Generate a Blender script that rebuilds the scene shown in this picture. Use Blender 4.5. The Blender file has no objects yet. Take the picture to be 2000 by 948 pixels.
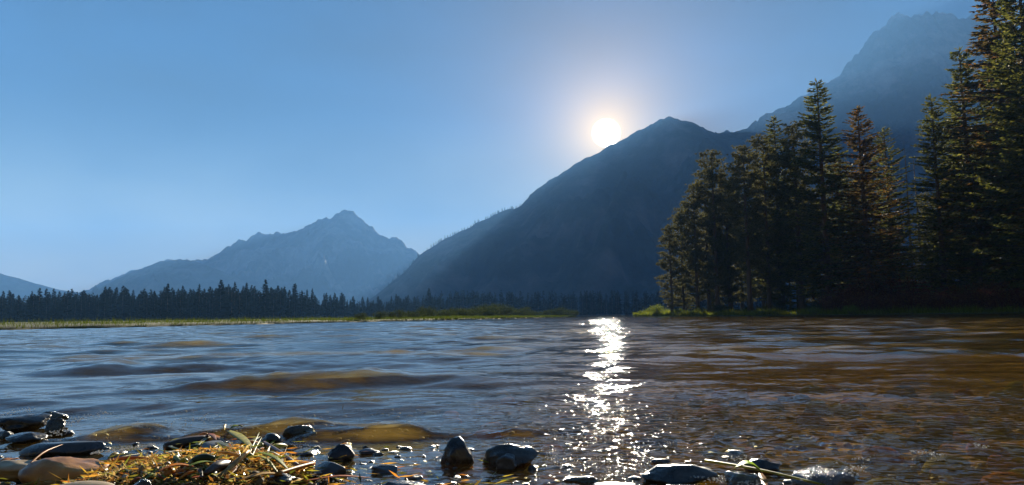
import bpy, bmesh, math, random
import numpy as np
from mathutils import Matrix, Vector, noise as mnoise

random.seed(7)
sc = bpy.context.scene
col = sc.collection
rad = math.radians

# ------------------------------------------------------------------ camera
FOC = 1450.0                       # focal length in photograph pixels (2000 wide)
CAM_H = 0.30                       # metres above the lake
PITCH, ROLL = 5.69, -0.75
CAMR = Matrix.Rotation(rad(90 + PITCH), 3, 'X') @ Matrix.Rotation(rad(ROLL), 3, 'Z')
cam = bpy.data.objects.new('camera', bpy.data.cameras.new('camera'))
col.objects.link(cam)
cam.data.sensor_width = 36.0
cam.data.lens = FOC / 2000.0 * 36.0
cam.data.clip_start = 0.02
cam.data.clip_end = 60000.0
cam.matrix_world = Matrix.Translation((0, 0, CAM_H)) @ CAMR.to_4x4()
sc.camera = cam


def ray(px, py):
    return CAMR @ Vector(((px - 1000) / FOC, -(py - 474) / FOC, -1.0))


def at(px, py, dist):
    """world point seen at a pixel, dist metres ahead along +Y"""
    d = ray(px, py)
    return Vector((0, 0, CAM_H)) + d * (dist / d.y)


def on_plane(px, py, z=0.0):
    d = ray(px, py)
    return Vector((0, 0, CAM_H)) + d * ((z - CAM_H) / d.z)


# ------------------------------------------------------------------ sky and sun
SUN_DIR = ray(1184, 260).normalized()
SUN_EL = math.asin(SUN_DIR.z)
SUN_AZ = math.atan2(SUN_DIR.x, SUN_DIR.y)
SKY_STRENGTH = 0.05
SUN_STRENGTH = 5.0
SKY_SHOULDER = (0.36, 0.36, 0.36)
SKY_TINT_HIGH, SKY_TINT_LOW = (0.02, 0.17, 0.36), (2.1, 1.2, 0.10)
HAZE = ((0.18, 0.425, 0.86), 1.7e-4, 0.0)
EXPOSURE = 2.48

world = bpy.data.worlds.new('World')
sc.world = world
world.use_nodes = True
wt = world.node_tree
wn, wl = wt.nodes, wt.links
bg = wn['Background']
sky = wn.new('ShaderNodeTexSky')
sky.sky_type = 'NISHITA'
sky.sun_disc = False
sky.sun_elevation = SUN_EL
sky.sun_rotation = SUN_AZ
sky.altitude = 1500
sky.air_density = 1.0
sky.dust_density = 0.0
sky.ozone_density = 4.0


def wnode(kind, **kw):
    n = wn.new(kind)
    for k, v in kw.items():
        setattr(n, k, v)
    return n


def wmath(op, a, b=None):
    n = wnode('ShaderNodeMath', operation=op)
    for i, v in enumerate((a, b)):
        if v is None:
            continue
        if isinstance(v, (int, float)):
            n.inputs[i].default_value = v
        else:
            wl.new(v, n.inputs[i])
    return n.outputs[0]


tc = wnode('ShaderNodeTexCoord')
dotn = wnode('ShaderNodeVectorMath', operation='DOT_PRODUCT')
wl.new(tc.outputs['Generated'], dotn.inputs[0])
dotn.inputs[1].default_value = SUN_DIR
ang = wmath('ARCCOSINE', wmath('MINIMUM', dotn.outputs['Value'], 0.9999999))
# soft shoulder for the very bright part of the sky round the sun
soft = wnode('ShaderNodeVectorMath', operation='MULTIPLY_ADD')
wl.new(sky.outputs[0], soft.inputs[0])
soft.inputs[1].default_value = SKY_SHOULDER
soft.inputs[2].default_value = (1, 1, 1)
shoulder = wnode('ShaderNodeVectorMath', operation='DIVIDE')
wl.new(sky.outputs[0], shoulder.inputs[0])
wl.new(soft.outputs[0], shoulder.inputs[1])
tint = wnode('ShaderNodeVectorMath', operation='MULTIPLY')
wl.new(shoulder.outputs[0], tint.inputs[0])
sepd = wnode('ShaderNodeSeparateXYZ')
wl.new(tc.outputs['Generated'], sepd.inputs[0])
elev = wnode('ShaderNodeMapRange', interpolation_type='SMOOTHSTEP')      # pale towards the horizon
wl.new(sepd.outputs['Z'], elev.inputs['Value'])
elev.inputs['From Min'].default_value = 0.0
elev.inputs['From Max'].default_value = 0.28
tmix = wnode('ShaderNodeMix', data_type='VECTOR')
wl.new(elev.outputs[0], tmix.inputs['Factor'])
tmix.inputs['A'].default_value = SKY_TINT_LOW
tmix.inputs['B'].default_value = SKY_TINT_HIGH
wl.new([o for o in tmix.outputs if o.enabled][0], tint.inputs[1])
# faint smoke streaks high up
wmap = wnode('ShaderNodeMapping')
wmap.inputs['Scale'].default_value = (2.2, 2.2, 6.0)
wmap.inputs['Rotation'].default_value = (0.3, 0.35, 0.0)
wl.new(tc.outputs['Generated'], wmap.inputs[0])
wnz = wnode('ShaderNodeTexNoise')
wnz.inputs['Scale'].default_value = 1.6
wnz.inputs['Detail'].default_value = 5
wl.new(wmap.outputs[0], wnz.inputs['Vector'])
wmr = wnode('ShaderNodeMapRange')
wl.new(wnz.outputs['Fac'], wmr.inputs['Value'])
wmr.inputs['From Min'].default_value = 0.3
wmr.inputs['From Max'].default_value = 0.7
wmr.inputs['To Min'].default_value = 0.55
wmr.inputs['To Max'].default_value = 1.55
wsc = wnode('ShaderNodeVectorMath', operation='SCALE')
wl.new(tint.outputs[0], wsc.inputs[0])
wl.new(wmr.outputs[0], wsc.inputs['Scale'])
# the sun's disc and its aureole
disc = wnode('ShaderNodeMapRange', interpolation_type='SMOOTHSTEP')
wl.new(ang, disc.inputs['Value'])
disc.inputs['From Min'].default_value = rad(0.92)
disc.inputs['From Max'].default_value = rad(1.12)
disc.inputs['To Min'].default_value = 45.0
disc.inputs['To Max'].default_value = 0.0
g1 = wmath('MULTIPLY', wmath('EXPONENT', wmath('MULTIPLY', ang, -1.0 / rad(2.0))), 8.5)
g2 = wmath('MULTIPLY', wmath('EXPONENT', wmath('MULTIPLY', ang, -1.0 / rad(6.0))), 3.6)


def tinted(val, c):
    n = wnode('ShaderNodeVectorMath', operation='SCALE')
    n.inputs[0].default_value = c
    wl.new(val, n.inputs['Scale'])
    return n.outputs[0]


def vadd(a, b):
    n = wnode('ShaderNodeVectorMath', operation='ADD')
    wl.new(a, n.inputs[0])
    wl.new(b, n.inputs[1])
    return n.outputs[0]


total = vadd(vadd(wsc.outputs[0], tinted(disc.outputs[0], (1.0, 0.97, 0.9))),
             vadd(tinted(g1, (1.0, 0.62, 0.14)), tinted(g2, (1.0, 0.60, 0.22))))
wl.new(total, bg.inputs['Color'])
bg.inputs['Strength'].default_value = SKY_STRENGTH

sun_data = bpy.data.lights.new('sun', 'SUN')
sun_data.energy = SUN_STRENGTH
sun_data.angle = rad(0.9)
sun_data.color = (1.0, 0.89, 0.70)
sun = bpy.data.objects.new('sun', sun_data)
col.objects.link(sun)
sun.rotation_euler = (-SUN_DIR).to_track_quat('-Z', 'Y').to_euler()
sun.location = SUN_DIR * 200

vs = sc.view_settings
vs.view_transform = 'Standard'
vs.look = 'None'
vs.exposure = EXPOSURE
vs.gamma = 1.0
vs.use_curve_mapping = False

cy = sc.cycles
cy.use_denoising = True
cy.denoiser = 'OPENIMAGEDENOISE'
cy.denoising_input_passes = 'RGB_ALBEDO_NORMAL'
cy.max_bounces = 6
cy.diffuse_bounces = 3
cy.glossy_bounces = 3
cy.transmission_bounces = 3
cy.volume_bounces = 1
cy.transparent_max_bounces = 10
cy.sample_clamp_indirect = 40.0
cy.sample_clamp_direct = 90.0
cy.use_adaptive_sampling = False
cy.caustics_reflective = False
cy.caustics_refractive = False

# ------------------------------------------------------------------ helpers
RNG = np.random.default_rng(11)
_perm = np.random.default_rng(5).permutation(512)
_perm = np.concatenate([_perm, _perm])
_grad = np.stack([np.cos(np.linspace(0, 2 * np.pi, 64, endpoint=False)),
                  np.sin(np.linspace(0, 2 * np.pi, 64, endpoint=False))], 1)


def pnoise(x, y, seed=0):
    x = np.asarray(x, float) + seed * 17.31
    y = np.asarray(y, float) - seed * 9.77
    xi = np.floor(x).astype(int)
    yi = np.floor(y).astype(int)
    xf, yf = x - xi, y - yi
    u = xf * xf * xf * (xf * (xf * 6 - 15) + 10)
    v = yf * yf * yf * (yf * (yf * 6 - 15) + 10)

    def g(ix, iy, fx, fy):
        h = _perm[_perm[ix & 511] + (iy & 511)] & 63
        return _grad[h, 0] * fx + _grad[h, 1] * fy
    a = g(xi, yi, xf, yf)
    b = g(xi + 1, yi, xf - 1, yf)
    c = g(xi, yi + 1, xf, yf - 1)
    d = g(xi + 1, yi + 1, xf - 1, yf - 1)
    return (a + u * (b - a) + v * ((c + u * (d - c)) - (a + u * (b - a)))) * 1.5


def fbm(x, y, octaves=5, seed=0, gain=0.5):
    s, a, f = 0.0, 1.0, 1.0
    for o in range(octaves):
        s = s + a * pnoise(np.asarray(x) * f, np.asarray(y) * f, seed + o)
        a *= gain
        f *= 2.03
    return s


def ridged(x, y, octaves=5, seed=0):
    s, a, f = 0.0, 1.0, 1.0
    for o in range(octaves):
        s = s + a * (1 - np.abs(pnoise(np.asarray(x) * f, np.asarray(y) * f, seed + o)) * 2)
        a *= 0.5
        f *= 2.05
    return s


def mk_mesh(name, V, faces, mats, smooth=False, midx=None):
    """faces: list of (n,k) int arrays; midx: list of material indices, one per array"""
    me = bpy.data.meshes.new(name)
    V = np.asarray(V, np.float32)
    faces = [np.asarray(f, np.int32) for f in faces if len(f)]
    nl = sum(f.size for f in faces)
    npoly = sum(len(f) for f in faces)
    me.vertices.add(len(V))
    me.vertices.foreach_set('co', V.ravel())
    me.loops.add(nl)
    me.polygons.add(npoly)
    me.loops.foreach_set('vertex_index', np.concatenate([f.ravel() for f in faces]))
    starts, s = [], 0
    for f in faces:
        k = f.shape[1]
        starts.append(s + np.arange(len(f)) * k)
        s += f.size
    me.polygons.foreach_set('loop_start', np.concatenate(starts).astype(np.int32))
    if midx is not None:
        me.polygons.foreach_set('material_index',
                                np.concatenate([np.full(len(f), m) for f, m in zip(faces, midx)]).astype(np.int32))
    me.update(calc_edges=True)
    me.validate()
    if smooth:
        me.polygons.foreach_set('use_smooth', np.ones(len(me.polygons), bool))
    for m in (mats if isinstance(mats, (list, tuple)) else [mats]):
        me.materials.append(m)
    return me


def link(name, data, parent=None, loc=None, rotz=None, scale=None):
    o = bpy.data.objects.new(name, data)
    col.objects.link(o)
    if parent is not None:
        o.parent = parent
    if loc is not None:
        o.location = loc
    if rotz is not None:
        o.rotation_euler = (0, 0, rotz)
    if scale is not None:
        o.scale = scale if isinstance(scale, (tuple, list)) else (scale,) * 3
    return o


def tag(o, label=None, cat=None, group=None, kind=None):
    for k, v in (('label', label), ('category', cat), ('group', group), ('kind', kind)):
        if v:
            o[k] = v
    return o


class Geo:
    """collects vertices and faces"""

    def __init__(self):
        self.v, self.f, self.n = [], {}, 0

    def add(self, V, F):
        V = np.asarray(V, float).reshape(-1, 3)
        F = np.asarray(F, int)
        self.f.setdefault(F.shape[1], []).append(F + self.n)
        self.v.append(V)
        self.n += len(V)

    def tube(self, pts, radii, sides=6, cap=True):
        pts = np.asarray(pts, float)
        n = len(pts)
        tan = np.gradient(pts, axis=0)
        tan /= np.linalg.norm(tan, axis=1)[:, None] + 1e-9
        ref = np.array([0, 0, 1.0]) if abs(tan[0, 2]) < 0.9 else np.array([1.0, 0, 0])
        a = np.cross(tan, ref)
        a /= np.linalg.norm(a, axis=1)[:, None] + 1e-9
        b = np.cross(tan, a)
        th = np.linspace(0, 2 * np.pi, sides, endpoint=False)
        rr = np.asarray(radii, float)[:, None, None]
        V = pts[:, None, :] + rr * (np.cos(th)[None, :, None] * a[:, None, :] + np.sin(th)[None, :, None] * b[:, None, :])
        i = np.arange(n - 1)[:, None] * sides
        j = np.arange(sides)[None, :]
        jn = (j + 1) % sides
        F = np.stack([i + j, i + jn, i + sides + jn, i + sides + j], -1).reshape(-1, 4)
        base = self.n
        self.add(V.reshape(-1, 3), F)
        if cap:
            for e in (0, n - 1):
                c = np.arange(sides) + e * sides
                if e == 0:
                    c = c[::-1]
                tri = np.stack([np.full(sides - 2, c[0]), c[1:-1], c[2:]], 1)
                self.f.setdefault(3, []).append(tri + base)

    def diamonds(self, base, direc, length, width, perp):
        """narrow four-cornered blades, vectorised"""
        d = direc / (np.linalg.norm(direc, axis=1)[:, None] + 1e-9)
        p = perp - d * np.sum(perp * d, 1)[:, None]
        p /= np.linalg.norm(p, axis=1)[:, None] + 1e-9
        mid = base + d * (length * 0.45)[:, None]
        V = np.stack([base, mid + p * width[:, None] * 0.5, base + d * length[:, None], mid - p * width[:, None] * 0.5], 1)
        n = len(base)
        F = np.arange(n * 4).reshape(n, 4)
        self.add(V.reshape(-1, 3), F)

    def tris(self, base, direc, length, width, perp):
        d = direc / (np.linalg.norm(direc, axis=1)[:, None] + 1e-9)
        p = perp - d * np.sum(perp * d, 1)[:, None]
        p /= np.linalg.norm(p, axis=1)[:, None] + 1e-9
        V = np.stack([base + p * width[:, None] * 0.5, base - p * width[:, None] * 0.5, base + d * length[:, None]], 1)
        n = len(base)
        self.add(V.reshape(-1, 3), np.arange(n * 3).reshape(n, 3))

    def mesh(self, name, mats, smooth=False):
        V = np.concatenate(self.v)
        return mk_mesh(name, V, [np.concatenate(x) for x in self.f.values()], mats, smooth)


def grid_faces(nr, nc):
    i = np.arange(nr - 1)[:, None] * nc
    j = np.arange(nc - 1)[None, :]
    return np.stack([i + j, i + j + 1, i + nc + j + 1, i + nc + j], -1).reshape(-1, 4)


def unit(n, rng):
    v = rng.normal(size=(n, 3))
    return v / np.linalg.norm(v, axis=1)[:, None]


# ------------------------------------------------------------------ materials
def new_mat(name):
    m = bpy.data.materials.new(name)
    m.use_nodes = True
    t = m.node_tree
    t.nodes.clear()
    out = t.nodes.new('ShaderNodeOutputMaterial')
    return m, t.nodes, t.links, out


def ramp(nodes, stops):
    r = nodes.new('ShaderNodeValToRGB')
    e = r.color_ramp.elements
    while len(e) < len(stops):
        e.new(0.5)
    for el, (p, c) in zip(e, stops):
        el.position = p
        el.color = (*c, 1)
    return r


def noise_tex(nodes, links, scale, detail=4, rough=0.55, coord='Object', stretch=None):
    t = nodes.new('ShaderNodeTexCoord')
    n = nodes.new('ShaderNodeTexNoise')
    n.inputs['Scale'].default_value = scale
    n.inputs['Detail'].default_value = detail
    n.inputs['Roughness'].default_value = rough
    src = t.outputs[coord]
    if stretch:
        mp = nodes.new('ShaderNodeMapping')
        mp.inputs['Scale'].default_value = stretch
        links.new(src, mp.inputs[0])
        src = mp.outputs[0]
    links.new(src, n.inputs['Vector'])
    return n


def leaf_mat(name, stops, trans=0.35, tcol=None, rough=0.65, spec=0.12):
    """thin leaves: colour differs from leaf to leaf, light comes through"""
    m, N, L, out = new_mat(name)
    geo = N.new('ShaderNodeNewGeometry')
    r = ramp(N, stops)
    L.new(geo.outputs['Random Per Island'], r.inputs[0])
    p = N.new('ShaderNodeBsdfPrincipled')
    p.inputs['Roughness'].default_value = rough
    p.inputs['Specular IOR Level'].default_value = spec
    L.new(r.outputs[0], p.inputs['Base Color'])
    tr = N.new('ShaderNodeBsdfTranslucent')
    if tcol:
        mx = N.new('ShaderNodeMix')
        mx.data_type = 'RGBA'
        mx.blend_type = 'MULTIPLY'
        mx.inputs['Factor'].default_value = 1.0
        L.new(r.outputs[0], mx.inputs['A'])
        mx.inputs['B'].default_value = (*tcol, 1)
        L.new(mx.outputs['Result'], tr.inputs[0])
    else:
        L.new(r.outputs[0], tr.inputs[0])
    ms = N.new('ShaderNodeMixShader')
    ms.inputs[0].default_value = trans
    L.new(p.outputs[0], ms.inputs[1])
    L.new(tr.outputs[0], ms.inputs[2])
    L.new(ms.outputs[0], out.inputs[0])
    return m


def solid_mat(name, stops, scale=8.0, rough=0.6, bump=0.3, bscale=None, bdist=0.01, spec=0.5, coat=0.0, stretch=None, rough2=None):
    m, N, L, out = new_mat(name)
    p = N.new('ShaderNodeBsdfPrincipled')
    n = noise_tex(N, L, scale, 6, 0.6, stretch=stretch)
    r = ramp(N, stops)
    L.new(n.outputs['Fac'], r.inputs[0])
    L.new(r.outputs[0], p.inputs['Base Color'])
    p.inputs['Roughness'].default_value = rough
    if rough2 is not None:
        mr = N.new('ShaderNodeMapRange')
        mr.inputs['From Min'].default_value = 0.35
        mr.inputs['From Max'].default_value = 0.65
        mr.inputs['To Min'].default_value = rough
        mr.inputs['To Max'].default_value = rough2
        n3 = noise_tex(N, L, scale * 1.7, 3)
        L.new(n3.outputs['Fac'], mr.inputs['Value'])
        L.new(mr.outputs[0], p.inputs['Roughness'])
    p.inputs['Specular IOR Level'].default_value = spec
    p.inputs['Coat Weight'].default_value = coat
    p.inputs['Coat Roughness'].default_value = 0.08
    if bump:
        n2 = noise_tex(N, L, bscale or scale * 4, 5, 0.65, stretch=stretch)
        b = N.new('ShaderNodeBump')
        b.inputs['Strength'].default_value = bump
        b.inputs['Distance'].default_value = bdist
        L.new(n2.outputs['Fac'], b.inputs['Height'])
        L.new(b.outputs[0], p.inputs['Normal'])
    L.new(p.outputs[0], out.inputs[0])
    return m


M = {}
M['spruce'] = leaf_mat('spruce_needles', [(0.0, (0.030, 0.040, 0.020)), (0.5, (0.065, 0.075, 0.030)), (1.0, (0.12, 0.115, 0.042))], 0.55, (1.6, 1.5, 0.8))
M['spruce_flare_tint'] = leaf_mat('flare_tinted_spruce_needles', [(0.0, (0.034, 0.036, 0.018)), (0.5, (0.074, 0.064, 0.028)), (0.85, (0.12, 0.085, 0.036)), (1.0, (0.14, 0.070, 0.030))], 0.55, (1.6, 1.3, 0.8))  # warm red of lens flare put into the needle colour
M['pine'] = leaf_mat('pine_needles', [(0.0, (0.030, 0.036, 0.020)), (0.5, (0.062, 0.066, 0.034)), (1.0, (0.115, 0.11, 0.055))], 0.52, (1.6, 1.4, 0.8))
M['shrub'] = leaf_mat('willow_leaves', [(0.0, (0.014, 0.024, 0.010)), (0.6, (0.032, 0.044, 0.018)), (1.0, (0.065, 0.074, 0.030))], 0.28, (1.4, 1.4, 0.7), rough=0.9, spec=0.05)
M['bright_shrub'] = leaf_mat('sun_painted_shrub_leaves', [(0.0, (0.045, 0.070, 0.012)), (0.6, (0.09, 0.12, 0.022)), (1.0, (0.15, 0.16, 0.03))], 0.5, (1.7, 1.6, 0.6))  # sunlit look put into the leaf colour
M['russet'] = leaf_mat('flare_tinted_shrub_leaves', [(0.0, (0.035, 0.016, 0.010)), (0.6, (0.085, 0.034, 0.020)), (0.93, (0.14, 0.06, 0.028)), (1.0, (0.20, 0.17, 0.03))], 0.38, (1.5, 1.0, 0.7))  # lens flare's red tint put into the leaf colour
M['grass'] = leaf_mat('meadow_grass', [(0.0, (0.022, 0.036, 0.007)), (0.55, (0.048, 0.062, 0.011)), (1.0, (0.085, 0.092, 0.020))], 0.36, (1.4, 1.5, 0.5), rough=0.9, spec=0.0)
M['brightened_grass'] = leaf_mat('brightened_bank_grass', [(0.0, (0.06, 0.08, 0.014)), (0.55, (0.11, 0.13, 0.024)), (1.0, (0.17, 0.165, 0.04))], 0.45, (1.5, 1.5, 0.5), rough=0.8, spec=0.05)  # brighter than the meadow grass, standing in for sunlight on the shaded bank
M['far_needle'] = leaf_mat('far_conifer_needles', [(0.0, (0.006, 0.012, 0.009)), (0.6, (0.012, 0.020, 0.012)), (1.0, (0.022, 0.030, 0.015))], 0.06, rough=0.9, spec=0.0)
M['bark'] = solid_mat('conifer_bark', [(0.3, (0.030, 0.022, 0.018)), (0.7, (0.085, 0.062, 0.050))], 3.0, 0.85, 0.8, 9.0, 0.04, stretch=(1, 1, 0.25))
M['grey_bark'] = solid_mat('dead_grey_bark', [(0.3, (0.07, 0.06, 0.055)), (0.7, (0.16, 0.14, 0.125))], 3.0, 0.85, 0.8, 9.0, 0.04, stretch=(1, 1, 0.25))
M['soil'] = solid_mat('meadow_soil', [(0.3, (0.028, 0.030, 0.010)), (0.7, (0.06, 0.065, 0.02))], 0.5, 0.9, 0.5, 2.0, 0.05)
M['mountain'] = solid_mat('forested_rock', [(0.35, (0.020, 0.028, 0.022)), (0.5, (0.040, 0.046, 0.038)), (0.58, (0.14, 0.135, 0.13)), (0.72, (0.26, 0.25, 0.24))], 0.004, 0.95, 1.0, 0.02, 25.0, spec=0.1)
M['slope'] = solid_mat('dark_forest_slope', [(0.3, (0.014, 0.022, 0.016)), (0.5, (0.034, 0.042, 0.030)), (0.60, (0.075, 0.076, 0.07)), (0.75, (0.14, 0.135, 0.13))], 0.006, 0.95, 1.0, 0.03, 18.0, spec=0.1)

wet = dict(rough=0.16, rough2=0.5, spec=0.5, bdist=0.004)
M['stone_dark'] = solid_mat('wet_dark_stone', [(0.3, (0.007, 0.007, 0.008)), (0.52, (0.024, 0.021, 0.020)), (0.7, (0.075, 0.062, 0.052))], 22, bump=0.6, bscale=90, coat=0.25, **wet)
M['stone_slate'] = solid_mat('wet_slate', [(0.3, (0.030, 0.034, 0.040)), (0.7, (0.075, 0.080, 0.088))], 18, bump=0.5, bscale=80, coat=0.15, **wet)
M['stone_brown'] = solid_mat('ochre_stone', [(0.30, (0.035, 0.018, 0.008)), (0.42, (0.30, 0.12, 0.02)), (0.68, (0.62, 0.28, 0.045))], 12, rough=0.42, bump=0.5, bscale=90, bdist=0.002, coat=0.1)
M['stone_tan'] = solid_mat('pale_tan_stone', [(0.3, (0.30, 0.20, 0.10)), (0.7, (0.52, 0.39, 0.22))], 14, rough=0.5, bump=0.3, bscale=90, bdist=0.002)
M['stone_rough'] = solid_mat('sparkling_rough_stone', [(0.3, (0.022, 0.022, 0.026)), (0.7, (0.07, 0.07, 0.075))], 25, rough=0.06, spec=0.8, bump=1.0, bscale=120, bdist=0.006, coat=0.6)
M['stone_weed'] = solid_mat('weedy_stone', [(0.3, (0.018, 0.014, 0.008)), (0.7, (0.09, 0.065, 0.022))], 40, rough=0.2, bump=1.0, bscale=160, bdist=0.006, coat=0.4)
M['bed_a'] = solid_mat('brown_bed_stone', [(0.3, (0.12, 0.07, 0.028)), (0.7, (0.34, 0.20, 0.07))], 20, rough=0.95, spec=0.0, bump=0.4, bscale=120, bdist=0.002)
M['bed_b'] = solid_mat('rusty_bed_stone', [(0.3, (0.16, 0.05, 0.018)), (0.7, (0.40, 0.15, 0.045))], 20, rough=0.95, spec=0.0, bump=0.4, bscale=120, bdist=0.002)
M['bed_c'] = solid_mat('olive_bed_stone', [(0.3, (0.12, 0.10, 0.03)), (0.7, (0.38, 0.31, 0.08))], 20, rough=0.95, spec=0.0, bump=0.4, bscale=120, bdist=0.002)
M['bed_d'] = solid_mat('dark_bed_stone', [(0.3, (0.018, 0.014, 0.011)), (0.7, (0.07, 0.055, 0.042))], 20, rough=0.95, spec=0.0, bump=0.4, bscale=120, bdist=0.002)


def bed_material():
    m, N, L, out = new_mat('lake_bed')
    p = N.new('ShaderNodeBsdfPrincipled')
    tcn = N.new('ShaderNodeTexCoord')
    v = N.new('ShaderNodeTexVoronoi')
    v.inputs['Scale'].default_value = 16
    L.new(tcn.outputs['Object'], v.inputs['Vector'])
    sep = N.new('ShaderNodeSeparateColor')
    L.new(v.outputs['Color'], sep.inputs[0])
    r = ramp(N, [(0.0, (0.04, 0.030, 0.015)), (0.35, (0.13, 0.085, 0.032)), (0.7, (0.22, 0.145, 0.05)), (1.0, (0.32, 0.23, 0.09))])
    L.new(sep.outputs[0], r.inputs[0])
    n = noise_tex(N, L, 1.1, 5)
    r2 = ramp(N, [(0.3, (0.40, 0.32, 0.22)), (0.7, (1.2, 1.0, 0.75))])
    L.new(n.outputs['Fac'], r2.inputs[0])
    mx = N.new('ShaderNodeMix')
    mx.data_type = 'RGBA'
    mx.blend_type = 'MULTIPLY'
    mx.inputs['Factor'].default_value = 1.0
    L.new(r.outputs[0], mx.inputs['A'])
    L.new(r2.outputs[0], mx.inputs['B'])
    sx = N.new('ShaderNodeSeparateXYZ')
    L.new(tcn.outputs['Object'], sx.inputs[0])
    ma = N.new('ShaderNodeMath')
    ma.operation = 'MULTIPLY_ADD'
    L.new(sx.outputs['Y'], ma.inputs[0])
    ma.inputs[1].default_value = -0.16
    L.new(sx.outputs['X'], ma.inputs[2])
    mr = N.new('ShaderNodeMapRange')
    mr.interpolation_type = 'SMOOTHSTEP'
    L.new(ma.outputs[0], mr.inputs['Value'])
    mr.inputs['From Min'].default_value = -0.8
    mr.inputs['From Max'].default_value = 0.5
    depth_dim = N.new('ShaderNodeMix')  # bed colour darkened leftwards in place of light lost in deeper water
    depth_dim.data_type = 'RGBA'
    depth_dim.blend_type = 'MULTIPLY'
    depth_dim.inputs['Factor'].default_value = 1.0
    L.new(mx.outputs['Result'], depth_dim.inputs['A'])
    rm = ramp(N, [(0.0, (0.30, 0.33, 0.36)), (1.0, (1.3, 1.3, 0.8))])
    L.new(mr.outputs[0], rm.inputs[0])
    L.new(rm.outputs[0], depth_dim.inputs['B'])
    L.new(depth_dim.outputs['Result'], p.inputs['Base Color'])
    p.inputs['Roughness'].default_value = 0.95
    p.inputs['Specular IOR Level'].default_value = 0.0
    b = N.new('ShaderNodeBump')
    b.inputs['Strength'].default_value = 0.8
    b.inputs['Distance'].default_value = 0.02
    b.invert = True
    L.new(v.outputs['Distance'], b.inputs['Height'])
    L.new(b.outputs[0], p.inputs['Normal'])
    L.new(p.outputs[0], out.inputs[0])
    return m


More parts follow.
